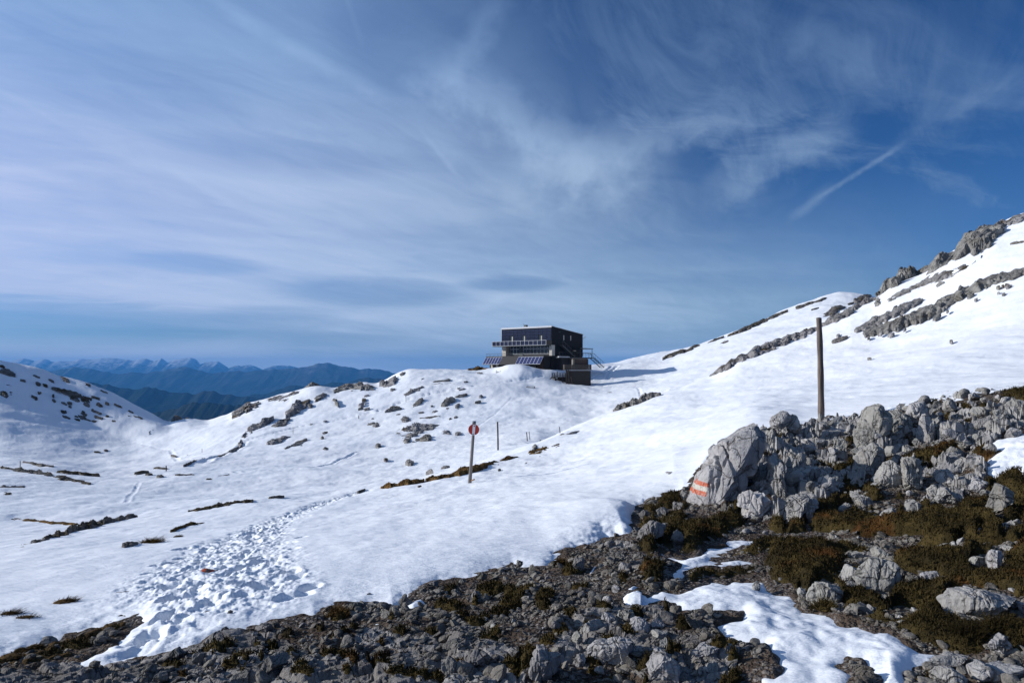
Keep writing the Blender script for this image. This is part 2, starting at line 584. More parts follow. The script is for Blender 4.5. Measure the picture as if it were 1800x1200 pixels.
def mat_ground():
    """gravel and bare earth with outcropping bedrock (mask 'bedrock' on the mesh)"""
    m, t, b = new_mat("gravel_ground")
    co = t.node('ShaderNodeNewGeometry').outputs['Position']
    cell = t.node('ShaderNodeTexVoronoi', feature='F1'); cell.inputs['Scale'].default_value = 34.0
    t.put(cell.inputs['Vector'], t.vmath('ADD', co, (0, 0, 0)))
    cell2 = t.node('ShaderNodeTexVoronoi', feature='F1'); cell2.inputs['Scale'].default_value = 80.0
    t.put(cell2.inputs['Vector'], co)
    sepc = t.node('ShaderNodeSeparateColor'); t.put(sepc.inputs[0], cell.outputs['Color'])
    n1 = t.noise(co, 1.1, 5, 0.6)
    earth = t.mix(t.ramp(n1, 0.35, 0.65), (0.042, 0.029, 0.020), (0.085, 0.062, 0.045))
    gcol = t.mix(sepc.outputs[0], (0.055, 0.047, 0.040), (0.22, 0.20, 0.185))
    grav = t.mix(t.ramp(cell.outputs['Distance'], 0.42, 0.62), gcol, earth)
    grav = t.mix(t.ramp(t.noise(co, 2.3, 4, 0.6), 0.44, 0.58), grav, earth)
    at = t.node('ShaderNodeAttribute'); at.attribute_name = 'bedrock'
    n2 = t.noise(co, 7.0, 6, 0.68, 0.3)
    n3 = t.noise(co, 1.7, 5, 0.6)
    rock = t.mix(t.ramp(n3, 0.35, 0.68), (0.15, 0.138, 0.127), (0.31, 0.295, 0.278))
    pl = t.node('ShaderNodeAttribute'); pl.attribute_name = 'pale'
    rock = t.mix(pl.outputs['Fac'], rock, t.mix(t.ramp(n3, 0.35, 0.68), (0.205, 0.20, 0.196), (0.37, 0.362, 0.35)))
    rock = t.mix(t.mul(t.ramp(n2, 0.52, 0.70), 0.6), rock, (0.075, 0.072, 0.07))
    wv = t.node('ShaderNodeTexNoise'); wv.inputs['Scale'].default_value = 3.0; wv.inputs['Detail'].default_value = 4
    t.put(wv.inputs['Vector'], co)
    wc = t.vmath('ADD', co, t.vmath('MULTIPLY', wv.outputs['Color'], (0.5, 0.5, 0.5)))
    crack = t.ramp(t.voronoi(wc, 3.2, 'DISTANCE_TO_EDGE'), 0.0, 0.03)
    rock = t.mix(t.mul(t.sub(1.0, crack), 0.6), rock, (0.04, 0.036, 0.032))
    msk = t.ramp(t.add(at.outputs['Fac'], t.mul(t.sub(n2, 0.5), 0.5)), 0.40, 0.55)
    c = t.mix(msk, grav, rock)
    t.l.new(c, b.inputs['Base Color'])
    b.inputs['Roughness'].default_value = 0.92
    b.inputs['Specular IOR Level'].default_value = 0.15
    hg = t.add(t.mul(cell.outputs['Distance'], -1.0), t.mul(cell2.outputs['Distance'], -0.35))
    hr = t.add(n2, t.mul(crack, 0.5))
    mixh = t.add(t.mul(hg, t.sub(1.0, msk)), t.mul(hr, t.mul(msk, 1.6)))
    k1 = t.bump(t.noise(co, 5.0, 6, 0.7), 0.6, 0.06)
    t.l.new(t.bump(mixh, 0.9, 0.028, k1), b.inputs['Normal'])
    return m


def mat_moss(name='moss', a=(0.024, 0.019, 0.008), bcol=(0.058, 0.045, 0.018), rust=(0.15, 0.052, 0.014), thr=0.56):
    m, t, b = new_mat(name)
    co = t.node('ShaderNodeNewGeometry').outputs['Position']
    n1 = t.noise(co, 1.6, 4, 0.6)
    n2 = t.noise(co, 38.0, 4, 0.7)
    n3 = t.noise(co, 0.9, 5, 0.62, 0.4)
    c = t.mix(t.ramp(n2, 0.3, 0.7), a, bcol)
    c = t.mix(t.ramp(n1, 0.35, 0.7), c, tuple(x * 1.35 for x in bcol))
    c = t.mix(t.mul(t.ramp(n3, thr, thr + 0.10), 0.42), c, rust)
    t.l.new(c, b.inputs['Base Color'])
    b.inputs['Roughness'].default_value = 0.95
    b.inputs['Specular IOR Level'].default_value = 0.1
    c = t.mix(1.0, c, t.mix(t.ramp(t.noise(co, 3.3, 4, 0.65), 0.35, 0.65), (0.55, 0.55, 0.5), (1.35, 1.25, 1.05)), 'MULTIPLY')
    t.l.new(c, b.inputs['Base Color'])
    k1 = t.bump(t.noise(co, 9.0, 5, 0.7), 0.9, 0.06)
    t.l.new(t.bump(n2, 1.0, 0.03, k1), b.inputs['Normal'])
    return m


def mat_mountain(name, forest, rock, snowline, snow_amt):
    m, t, b = new_mat(name)
    g = t.node('ShaderNodeNewGeometry')
    co = g.outputs['Position']
    sp = t.node('ShaderNodeSeparateXYZ'); t.put(sp.inputs[0], co)
    n1 = t.noise(co, 0.0016, 6, 0.65)
    n2 = t.noise(co, 0.006, 6, 0.7)
    c = t.mix(t.ramp(n1, 0.4, 0.6), forest, rock)
    if snow_amt:
        s = t.add(t.mul(sp.outputs[2], 1.0 / 500.0), t.mul(t.sub(n2, 0.5), 2.6))
        sm = t.mul(t.ramp(s, snowline / 500.0 - 0.35, snowline / 500.0 + 0.35), snow_amt)
        c = t.mix(sm, c, (0.8, 0.83, 0.88))
    t.l.new(c, b.inputs['Base Color'])
    b.inputs['Roughness'].default_value = 1.0
    b.inputs['Specular IOR Level'].default_value = 0.0
    t.l.new(t.bump(n2, 0.3, 80.0), b.inputs['Normal'])
    return m


M_SNOW = mat_snow()
M_GROUND = mat_ground()
M_MOSS = mat_moss()
M_TURF = mat_moss('dry_turf', (0.050, 0.034, 0.017), (0.120, 0.078, 0.033), (0.17, 0.095, 0.035), 0.52)
M_ROCK = mat_rock('limestone', (0.365, 0.36, 0.352), (0.215, 0.21, 0.206))
M_ROCK_DARK = mat_rock('dark_limestone', (0.245, 0.238, 0.23), (0.12, 0.114, 0.108))
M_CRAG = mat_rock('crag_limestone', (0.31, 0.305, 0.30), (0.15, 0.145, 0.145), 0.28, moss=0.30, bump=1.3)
M_CRAG_DARK = mat_rock('dark_crag_limestone', (0.20, 0.19, 0.185), (0.085, 0.08, 0.075), 0.35, moss=0.55, bump=1.3)  # dark grey-brown rock colour, mossier than the paler crag
M_PEBBLE = mat_rock('pebble_limestone', (0.28, 0.262, 0.243), (0.085, 0.076, 0.068), 2.5)

# ------------------------------------------------------------------ outlines of the rocks that can be told apart
def poly_xy(s):
    a = [float(v) for v in s.split()]
    return list(zip(a[0::2], a[1::2]))


ROCKS = []   # (outline in photo pixels, label or None, options)
def R(s, label=None, **kw): ROCKS.append((s, label, kw))
# crest and pillars beside the painted boulder
R("1346 802 1344 770 1341 746 1354 734 1364 745 1363 775 1364 797 1355 806", 'slim grey pillar of rock just right of the painted boulder', grooves=.03)
R("1352 745 1356 733 1365 724 1380 723 1389 734 1384 748 1368 754", 'round dark topped rock crowning the crest right of the painted boulder', depth=13.5)
R("1382 742 1394 729 1408 740 1413 755 1397 772 1384 768", depth=13.5)
R("1325 830 1335 817 1348 816 1353 830 1346 850 1330 857 1322 846")
R("1352 815 1368 795 1379 789 1378 810 1371 830 1369 850 1377 865 1389 870 1379 886 1362 873 1349 868 1354 840", 'upright ribbed rock below the crest in the gap beside the painted boulder', grooves=.05)
R("1383 828 1400 822 1417 824 1434 827 1438 842 1431 857 1417 865 1400 854 1387 848", grooves=.03)
R("1436 864 1449 835 1470 831 1487 845 1476 861 1456 873 1440 873", 'rounded rock with a dark hollow in its right face', planes=9)
R("1380 926 1383 893 1395 873 1412 863 1431 872 1433 888 1422 901 1428 926 1416 916 1405 895 1393 902", 'bluish white rock standing on two leg like ribs', grooves=.06)
R("1307 918 1312 893 1300 893 1303 875 1313 861 1321 873 1344 867 1361 887 1353 914 1323 924", 'flat faced slab with a dark crack across it below the painted boulder', planes=4, grooves=.03)
R("1411 822 1415 804 1431 801 1433 816 1421 826"); R("1390 822 1384 800 1388 789 1398 797 1396 816"); R("1399 816 1402 799 1413 796 1413 816 1405 824")
R("1410 792 1410 774 1421 771 1436 781 1438 794 1425 800 1414 801"); R("1437 783 1431 772 1445 769 1452 779 1446 785")
R("1457 792 1461 769 1475 762 1488 775 1488 791 1475 797", grooves=.03)
R("1490 795 1497 772 1517 759 1532 727 1547 719 1559 733 1561 757 1582 773 1568 785 1533 789 1510 799", 'broad ribbed grey rock below the crest right of the tall pole', grooves=.035, sub=5)
R("1560 748 1566 722 1580 716 1594 727 1598 750 1591 764 1573 769 1562 758", 'egg shaped smooth grey boulder on the crest', planes=9)
R("1594 728 1602 709 1620 702 1638 712 1641 734 1618 755 1604 758 1597 742")
R("1609 772 1622 726 1634 736 1641 753 1631 775 1617 782", 'sharp pointed upright rock under the crest', planes=8)
R("1627 781 1631 756 1639 756 1643 773 1637 784"); R("1642 758 1647 742 1660 741 1664 750 1657 761 1648 764"); R("1651 772 1656 756 1667 742 1674 763 1667 772"); R("1676 744 1680 739 1683 760 1680 772")
R("1503 821 1507 792 1523 779 1543 782 1556 803 1553 821 1533 838 1520 843 1508 834", 'big blocky grey boulder in the middle of the bank', sub=5, planes=9)
R("1536 844 1546 822 1563 812 1581 822 1584 837 1578 861 1563 868 1547 861", 'wide grey boulder right below the blocky one', planes=9)
R("1582 854 1587 827 1582 812 1600 809 1624 820 1618 840 1618 864 1607 875 1587 861", 'pale fluted boulder between two wide ones', grooves=.04)
R("1646 848 1652 829 1667 819 1692 840 1681 854 1667 861"); R("1669 818 1693 804 1714 816 1714 831 1700 838 1680 834", 'bluish faced boulder left of the right snow patch')
R("1701 868 1717 839 1731 839 1734 851 1720 869"); R("1651 879 1659 859 1677 856 1694 873 1684 891 1660 892"); R("1632 861 1643 852 1658 863 1648 881 1637 884"); R("1587 902 1600 876 1620 886 1624 894 1607 904", 'white edged wedge rock at the upper edge of the big moss cushion')
R("1739 875 1746 856 1767 859 1782 867 1768 887 1761 921 1750 911 1737 891", 'pale jagged rock below the right snow patch', grooves=.04)
R("1762 941 1767 920 1797 909 1801 923 1787 931"); R("1657 803 1677 787 1699 797 1693 805 1673 809", 'flat white stone lying on moss near the right snow patch')
R("1708 728 1720 711 1734 719 1741 733 1730 748 1717 741", grooves=.03); R("1733 744 1747 736 1756 747 1750 764 1737 761"); R("1747 728 1763 712 1774 723 1778 743 1763 754 1752 741", grooves=.04); R("1766 711 1780 699 1803 709 1803 728 1780 728")
R("1762 764 1777 749 1794 757 1798 768 1780 776"); R("1682 778 1697 772 1711 783 1707 793 1690 788"); R("1784 742 1796 735 1806 745 1803 760 1789 757")
R("1700 693 1712 686 1722 690 1722 703 1708 706"); R("1738 690 1745 680 1753 684 1752 693 1743 697", depth=15); R("1673 698 1683 687 1692 692 1690 704 1678 708", depth=15); R("1690 690 1700 683 1707 690 1700 697", depth=15.2); R("1716 688 1722 679 1731 684 1727 693", depth=15.2)
R("1570 714 1580 708 1592 710 1590 719 1575 721", depth=15.5); R("1608 707 1620 699 1630 703 1625 712 1612 713", depth=15.5); R("1650 700 1657 693 1665 697 1662 706 1652 707", depth=15.3)
R("1500 742 1510 731 1520 735 1518 748 1505 750"); R("1468 745 1478 738 1490 742 1486 750 1472 751"); R("1415 747 1424 740 1436 742 1434 752 1420 754")
# lower bank
R("1506 1018 1533 986 1547 992 1567 991 1578 1007 1574 1028 1557 1054 1533 1044", 'heart shaped grey boulder leaning on its point above the moss', sub=5, planes=5, thick=.7)
R("1476 1011 1490 996 1511 1003 1511 1028 1490 1034", 'pale broken rock leaning on the heart shaped boulder')
R("1412 1055 1433 1036 1437 1022 1453 1022 1478 1033 1478 1058 1447 1062 1420 1072", 'split grey rock at the upper edge of the lower snow patch')
R("1399 1042 1406 1031 1416 1036 1414 1048 1403 1050", 'small rounded stone next to the split rock'); 
R("1652 1062 1677 1039 1710 1034 1753 1041 1784 1050 1781 1064 1767 1081 1730 1092 1700 1088 1660 1078", 'big flat grey slab rock with a pitted face', sub=5, planes=4, thick=1.0)
R("1780 1062 1800 1054 1818 1060 1812 1081 1785 1076"); R("1731 1130 1760 1114 1788 1147 1767 1155 1747 1149", 'tilted square block on the pale bedrock', planes=5, thick=.6)
R("1628 1166 1673 1146 1701 1149 1722 1160 1684 1170"); R("1632 1194 1647 1169 1674 1169 1716 1190 1702 1206 1667 1202", 'low pale slab with a fissure on the lowest edge of the bank'); R("1676 1174 1710 1156 1753 1176 1795 1169 1812 1190 1735 1200", 'long pale bedrock ledge beneath the tilted block')
R("1612 1005 1650 1002 1658 1015 1633 1021 1613 1014", 'oblong cream coloured stone right of the heart shaped boulder'); R("1706 994 1713 977 1733 976 1738 990 1720 999"); R("1736 998 1747 969 1768 972 1760 994 1747 1003", 'white upright stone under a flat capstone'); R("1745 967 1767 957 1795 964 1768 973", 'flat capstone resting on a white upright stone', thick=1.1)
R("1472 979 1507 969 1528 977 1523 987 1490 982"); R("1526 972 1553 961 1572 980 1553 990"); R("1467 895 1493 882 1498 897 1477 904"); R("1496 869 1513 859 1521 872 1535 877 1520 895 1500 889")
R("1546 905 1560 892 1578 897 1578 911 1550 917", 'grey stone behind the left end of the big moss cushion'); R("1676 959 1693 942 1698 957 1687 964", 'small fin shaped stone below the big moss cushion'); R("1717 930 1727 926 1731 942 1720 944")
# rock knot in the middle of the gravel
R("1023 1098 1033 1086 1056 1088 1063 1105 1050 1117 1028 1120"); R("1052 1085 1064 1076 1088 1081 1090 1092 1076 1100 1060 1095"); R("1081 1080 1098 1070 1126 1075 1126 1084 1098 1098"); R("1108 1091 1118 1080 1131 1086 1148 1100 1143 1111 1111 1113", 'pale peaked stone on top of the rock knot in the gravel')
R("1139 1089 1156 1085 1170 1096 1168 1109 1149 1109"); R("1128 1115 1144 1108 1191 1112 1202 1121 1153 1127", thick=1.2); R("1150 1142 1153 1123 1169 1117 1200 1123 1206 1133 1178 1141"); R("1028 1145 1044 1132 1089 1123 1116 1126 1121 1144 1114 1162 1089 1172 1044 1168", 'broad dark faced rock left in the rock knot in the gravel', sub=5, planes=5)
R("1037 1173 1051 1166 1065 1176 1062 1186 1042 1184", 'small round pale stone under the broad dark faced rock'); R("1126 1162 1133 1143 1169 1141 1201 1156 1209 1186 1189 1200 1144 1202 1141 1178", 'big dark faced block at the front of the rock knot', sub=5, planes=6); R("1230 1178 1244 1161 1265 1163 1269 1179 1249 1184", 'single grey block right of the rock knot')
R("1195 1093 1202 1077 1225 1083 1223 1098", 'peaked stone under the left end of the lower snow patch'); R("1197 1155 1211 1132 1244 1132 1284 1142 1263 1155 1233 1164"); R("999 1158 1013 1146 1030 1148 1030 1170 1008 1171"); R("1235 1126 1253 1121 1272 1133 1279 1143 1250 1137"); R("999 1117 1020 1103 1026 1120 1022 1135 1003 1135"); R("1052 1064 1064 1047 1077 1050 1081 1063 1067 1071", 'dark sided stone at the tip of the lower snow patch')
# left of it
R("766 1166 789 1155 813 1163 819 1188 793 1195 770 1187", 'grey hump of bedrock with moss in its lap'); R("806 1155 813 1143 844 1141 886 1153 868 1164 840 1166 820 1181"); R("768 1129 800 1121 842 1131 832 1144 800 1138 783 1140", thick=1.2); R("746 1180 756 1166 765 1170 765 1193 751 1196"); R("895 1149 911 1137 917 1151 898 1164")
R("931 1163 944 1132 954 1130 970 1150 988 1149 988 1206 922 1200", 'jagged outcrop beside the dark moss cushion in the middle foreground', grooves=.04); R("963 1095 973 1086 990 1100 978 1113")
R("835 1020 838 1003 844 1001 857 1011 853 1022", 'dark pyramid stone standing on the snow edge'); R("752 1035 756 1022 767 1020 774 1027 771 1035", 'dark round stone on the snow edge'); R("735 1042 744 1027 752 1033 747 1046"); R("701 1062 707 1046 713 1043 721 1053 711 1063"); R("799 1023 813 1016 821 1021 811 1026"); R("641 1048 647 1040 653 1044 648 1050", 'single small stone lying in the snow above the gravel')
R("599 1070 618 1059 640 1058 645 1064 622 1076", thick=1.2); R("608 1102 613 1088 625 1088 628 1101 616 1107"); R("826 1046 836 1036 848 1037 845 1052 831 1052"); R("912 1060 922 1046 938 1043 941 1062")
R("244 1198 247 1184 258 1166 276 1157 281 1173 264 1197", grooves=.05); R("263 1196 267 1182 298 1181 303 1194 289 1206"); R("279 1166 287 1152 311 1139 325 1149 304 1160", grooves=.04); R("332 1164 342 1148 361 1148 357 1162 338 1173"); R("386 1122 391 1110 400 1110 404 1120", 'brown stone at the snow edge beside the trodden path')
R("401 1196 413 1179 436 1177 441 1198 409 1203"); R("457 1188 462 1155 467 1150 511 1148 519 1158 489 1174 462 1191", 'square edged bedrock block in the lower left ground', grooves=.03); R("441 1107 458 1097 496 1095 494 1111 449 1116", thick=1.3); R("476 1112 495 1103 514 1108 495 1119")
# between gravel and bank
R("1114 956 1123 932 1147 917 1174 919 1168 938 1141 945 1134 963", 'fluted grey rock at the top of the gravel', grooves=.06); R("1179 950 1183 931 1200 929 1203 958 1187 961"); R("902 999 910 979 920 982 918 1000", 'slim upright stone on the snow edge', grooves=.05); R("1056 962 1067 947 1080 946 1084 957 1067 964"); R("1001 999 1005 982 1030 979 1034 994 1013 1005"); R("1079 1010 1093 989 1118 992 1121 1009")
R("1120 905 1132 896 1146 900 1142 911 1124 914"); R("1150 898 1166 890 1178 896 1168 906 1152 907"); R("1176 893 1186 880 1200 884 1197 897 1180 899"); R("1136 884 1148 877 1160 880 1152 889"); R("1195 868 1202 856 1212 862 1208 880 1197 880")
R("1318 1040 1326 1024 1336 1022 1342 1032 1330 1042", 'brown stone poking out of the lower snow patch')
R("190 1047 204 1041 224 1039 237 1041 229 1047 210 1049", 'flat grey stone slab lying in the left snow'); R("350 1081 357 1073 370 1074 373 1082", 'dark stone showing through the trodden snow'); R("392 1085 398 1074 411 1068 409 1078 399 1087", 'darker pointed stone right of it in the trodden snow'); R("386 1108 395 1101 403 1105 399 1111", 'little dark stone at the lower end of the trodden snow')
BIG_ROCK = poly_xy("1203 906 1209 880 1221 846 1237 811 1254 780 1262 770 1273 757 1285 752 1303 741 1322 735 1338 737 1343 760 1338 790 1330 812 1318 830 1305 848 1297 868 1276 895 1258 906 1240 909 1220 907")
ROCK_POLYS = [np.array(poly_xy(s)) for s, _, _ in ROCKS] + [np.array(BIG_ROCK)]


# ------------------------------------------------------------------ terrain: profile curves (photo column, photo row, distance in metres)
CURVES = [
    ([(-1700, None, 0.4, 0.02)], 1),
    ([(-400, 1200, 4.7), (0, 1200, 4.4), (400, 1200, 4.2), (900, 1200, 3.9), (1400, 1200, 3.75), (1800, 1200, 3.6), (2200, 1200, 3.5)], 40),
    ([(-400, 1160, 5.0), (0, 1150, 5.0), (130, 1165, 4.75), (400, 1110, 5.1), (600, 1068, 5.7), (750, 1028, 6.4), (900, 988, 7.5), (1030, 955, 8.6), (1110, 920, 9.8), (1200, 905, 10.3),
      (1300, 925, 9.3), (1400, 940, 8.6), (1600, 930, 8.3), (1800, 900, 8.0), (2200, 850, 8.0)], 20),
    ([(-400, 1075, 7), (0, 1050, 7.2), (400, 1000, 8.2), (700, 950, 10), (900, 908, 11.5), (1050, 885, 12.2), (1115, 872, 12.6), (1200, 850, 13), (1260, 805, 13.4), (1330, 764, 13.8), (1440, 742, 15.6),
      (1560, 721, 15.8), (1720, 690, 15.5), (1800, 682, 15), (2200, 645, 15)], 14),
    ([(-400, 985, 16), (0, 960, 16), (440, 930, 16), (640, 905, 18), (825, 878, 20), (1000, 850, 22), (1120, 822, 22), (1200, 790, 22), (1330, 747, 20), (1440, 735, 22), (1560, 710, 22), (1720, 680, 22), (1800, 670, 22), (2200, 630, 22)], 25),
    ([(-400, 950, 22), (0, 938, 22), (240, 925, 22), (440, 905, 22), (640, 886, 24), (825, 852, 27), (900, 832, 31), (1000, 800, 38), (1120, 755, 41), (1200, 725, 43), (1330, 685, 46), (1440, 655, 48), (1560, 620, 48), (1720, 560, 48), (1800, 530, 48), (2200, 420, 48)], 25),
    ([(-400, 935, 28), (0, 918, 28), (50, 918, 28), (240, 911, 27), (440, 884, 28), (640, 867, 30), (740, 850, 31), (830, 830, 33), (900, 806, 40), (985, 769, 50), (1040, 748, 56), (1090, 726, 60), (1160, 693, 66), (1200, 680, 69),
      (1250, 662, 72), (1300, 628, 76), (1340, 612, 78), (1380, 597, 81), (1440, 573, 85), (1490, 550, 87), (1540, 526, 88), (1570, 503, 89), (1600, 488, 89), (1625, 476, 90), (1660, 452, 90), (1700, 430, 90), (1750, 402, 90), (1800, 378, 90), (2000, 300, 90), (2300, 240, 90)], 6),
    ([(-400, 850, 42), (0, 852, 44), (240, 866, 44), (440, 860, 46), (640, 842, 50), (760, 826, 52), (830, 812, 54), (880, 796, 58), (930, 779, 70), (985, 774, 78), (1040, 762, 84), (1160, 710, 95), (1300, 652, 100), (1440, 602, 110), (1620, 500, 118), (1800, 420, 120), (2300, 330, 120)], 20),
    ([(-400, 800, 68), (0, 809, 66), (90, 816, 64), (165, 829, 62), (230, 826, 66), (300, 815, 72), (440, 800, 84), (640, 790, 85), (830, 768, 88), (930, 752, 92), (985, 742, 96), (1040, 735, 102), (1160, 692, 112), (1300, 645, 116), (1440, 590, 125), (1620, 500, 135), (1800, 425, 140), (2300, 350, 140)], 16),
    ([(-400, 800, 100), (0, 790, 100), (100, 812, 98), (165, 828, 96), (230, 826, 96), (300, 812, 100), (440, 776, 106), (640, 750, 112), (830, 718, 117), (930, 712, 120), (1040, 700, 128), (1160, 672, 140), (1300, 625, 150), (1440, 575, 160), (1620, 510, 165), (1800, 440, 170), (2300, 380, 170)], 16),
    ([(-400, 560, 134), (0, 703, 131), (100, 738, 131), (165, 764, 130), (230, 781, 127), (300, 776, 124), (440, 738, 128), (540, 715, 132), (640, 698, 135), (720, 682, 138), (830, 672, 140), (900, 668, 142), (960, 673, 143), (1010, 675, 146), (1060, 672, 152), (1160, 648, 172), (1300, 588, 192), (1440, 545, 202), (1620, 520, 205), (1800, 450, 210), (2300, 400, 210)], 12),
    ([(-900, 330, 152), (-400, 480, 151), (0, 630, 150), (25, 636, 150), (50, 641, 150), (100, 660, 150), (120, 664, 150), (150, 673, 149), (200, 692, 149), (250, 720, 148), (288, 741, 147), (296, 744, 147), (310, 740, 149), (330, 738, 150), (365, 741, 150), (400, 730, 150), (425, 716, 151), (440, 709, 152),
      (470, 702, 153), (500, 694, 154), (520, 688, 155), (545, 680, 156), (560, 679, 156), (590, 683, 157), (605, 678, 158), (640, 673, 160), (660, 676, 161), (675, 672, 163), (700, 657, 165), (720, 650, 166), (770, 651, 168), (840, 651, 170), (870, 647, 166), (890, 642, 158), (915, 640.5, 154), (935, 646, 153), (955, 652, 154),
      (990, 650, 160), (1020, 644, 185), (1050, 640, 200), (1085, 637, 210), (1120, 629, 215), (1150, 623, 220), (1180, 618, 222), (1230, 606, 226), (1270, 593, 230), (1330, 570, 235), (1380, 545, 240), (1420, 531, 240), (1450, 522, 240), (1475, 517, 240), (1500, 518, 240), (1530, 523, 240), (1560, 530, 240), (1620, 540, 240), (1800, 540, 240), (2300, 540, 240)], 4),
]
PXC = np.arange(-2000.0, 3801.0, 4.0)
UC = (PXC - 900.0) / F


def gsmooth(a, sig):
    if sig <= 0:
        return a
    r = int(4 * sig / 4) + 1
    k = np.exp(-0.5 * (np.arange(-r, r + 1) * 4.0 / sig) ** 2); k /= k.sum()
    return np.convolve(np.pad(a, r, mode='edge'), k, mode='valid')


ND, NZ = [], []
for pts, sig in CURVES:
    if pts[0][1] is None:
        ND.append(np.full(len(PXC), pts[0][2])); NZ.append(np.full(len(PXC), pts[0][3])); continue
    p = np.array(pts, float)
    yy = gsmooth(np.interp(PXC, p[:, 0], p[:, 1]), sig)
    dd = gsmooth(np.interp(PXC, p[:, 0], p[:, 2]), max(sig, 10))
    ND.append(dd); NZ.append(EYE - dd * (yy - HZ) / F)
# the land falls away behind the skyline
d_last, z_last = ND[-1], NZ[-1]
for fac, dz in ((1.25, -9.0), (1.8, -60.0), (3.6, -260.0), (10.0, -1000.0), (14.0, -1215.0)):
    ND.append(d_last * fac); NZ.append(z_last + dz)
ND = np.array(ND); NZ = np.array(NZ)
GD = np.exp(np.linspace(math.log(0.4), math.log(2600.0), 900))
LG0, LGS = math.log(0.4), (math.log(2600.0) - math.log(0.4)) / 899.0


def pchip_cols():
    K, C = ND.shape
    h = np.diff(ND, axis=0); dl = np.diff(NZ, axis=0) / h
    m = np.zeros_like(NZ)
    w1 = 2 * h[1:] + h[:-1]; w2 = h[1:] + 2 * h[:-1]
    same = (dl[:-1] * dl[1:]) > 0
    with np.errstate(divide='ignore', invalid='ignore'):
        hm = (w1 + w2) / (w1 / dl[:-1] + w2 / dl[1:])
    m[1:-1] = np.where(same, hm, 0.0)
    m[0] = dl[0]; m[-1] = dl[-1]
    out = np.zeros((len(GD), C))
    ci = np.arange(C)
    idx = np.zeros((len(GD), C), int)
    for k in range(1, K - 1):
        idx += (GD[:, None] >= ND[k][None, :])
    idx = np.clip(idx, 0, K - 2)
    cc = np.broadcast_to(ci, idx.shape)
    d0 = ND[idx, cc]; hh = h[idx, cc]
    t = np.clip((GD[:, None] - d0) / hh, -0.2, 1.0)
    z0 = NZ[idx, cc]; z1 = NZ[idx + 1, cc]; m0 = m[idx, cc]; m1 = m[idx + 1, cc]
    return (2 * t ** 3 - 3 * t ** 2 + 1) * z0 + (t ** 3 - 2 * t ** 2 + t) * hh * m0 + (-2 * t ** 3 + 3 * t ** 2) * z1 + (t ** 3 - t ** 2) * hh * m1


ZG = pchip_cols()


def zb(x, y):
    """smooth land height at world x, y (y > 0)"""
    x = np.asarray(x, float); y = np.maximum(np.asarray(y, float), 0.41)
    u = np.clip(x / y, UC[0], UC[-1] - 1e-6)
    ci = (u - UC[0]) / (UC[1] - UC[0])
    ri = np.clip((np.log(y) - LG0) / LGS, 0, 898.999)
    c0 = np.clip(np.floor(ci).astype(int), 0, len(UC) - 2); r0 = np.floor(ri).astype(int)
    fc = ci - c0; fr = ri - r0
    a = ZG[r0, c0] * (1 - fc) + ZG[r0, c0 + 1] * fc
    b = ZG[r0 + 1, c0] * (1 - fc) + ZG[r0 + 1, c0 + 1] * fc
    return a * (1 - fr) + b * fr


def hit(px, py, dmin=3.3, dmax=300.0, lift=0.0):
    """first land point seen at a photo position -> (x, y, z); on a miss, the crest just below it"""
    u = (px - 900.0) / F
    d = GD[(GD > dmin) & (GD < dmax)]
    dd = np.exp(np.linspace(math.log(dmin), math.log(dmax), 3000))
    z = zb(u * dd, dd) + lift
    row = HZ - F * (z - EYE) / dd
    ok = np.nonzero(row <= py)[0]
    i = ok[0] if len(ok) else int(np.argmin(row))
    return np.array([u * dd[i], dd[i], z[i]])


def poly_sd(px, py, poly):
    """signed distance in pixels, positive inside"""
    P = np.array(poly, float)
    A = P; B = np.roll(P, -1, axis=0)
    best = np.full(px.shape, 1e9); inside = np.zeros(px.shape, bool)
    for (ax, ay), (bx, by) in zip(A, B):
        ex, ey = bx - ax, by - ay
        L = ex * ex + ey * ey
        if L < 1e-9:
            continue
        t = np.clip(((px - ax) * ex + (py - ay) * ey) / L, 0, 1)
        qx = px - ax - t * ex; qy = py - ay - t * ey
        best = np.minimum(best, qx * qx + qy * qy)
        if abs(ey) > 1e-9:
            cond = (ay > py) != (by > py)
            xi = ax + (py - ay) * ex / ey
            inside ^= cond & (px < xi)
    s = np.sqrt(best)
    return np.where(inside, s, -s)


BARE = [(-900, 1230), (-60, 1192), (0, 1178), (60, 1181), (128, 1177), (165, 1180), (200, 1172), (245, 1163), (290, 1150), (330, 1138), (365, 1122), (400, 1111), (440, 1100), (480, 1096), (520, 1091), (556, 1089), (570, 1077),
        (590, 1066), (625, 1060), (655, 1057), (690, 1060), (708, 1050), (725, 1047), (745, 1034), (772, 1024), (800, 1022), (826, 1017), (850, 1012), (880, 1000), (900, 992), (920, 997), (938, 999), (958, 991), (975, 980), (1000, 972),
        (1022, 966), (1045, 958), (1062, 948), (1080, 946), (1098, 948), (1112, 938), (1114, 915), (1113, 900), (1125, 888), (1150, 874), (1180, 863), (1205, 855), (1214, 845), (1228, 822), (1250, 796), (1294, 770), (1340, 757), (1400, 748),
        (1440, 742), (1500, 732), (1560, 720), (1640, 703), (1720, 688), (1800, 679), (2000, 656), (2600, 600), (4200, 600), (4200, 9000), (-4000, 9000), (-4000, 1230)]
ISLAND = [(-40, 1178), (10, 1160), (40, 1150), (70, 1136), (95, 1124), (130, 1112), (175, 1099), (222, 1088), (244, 1088), (226, 1105), (204, 1124), (172, 1144), (140, 1161), (112, 1177), (60, 1182), (0, 1184)]
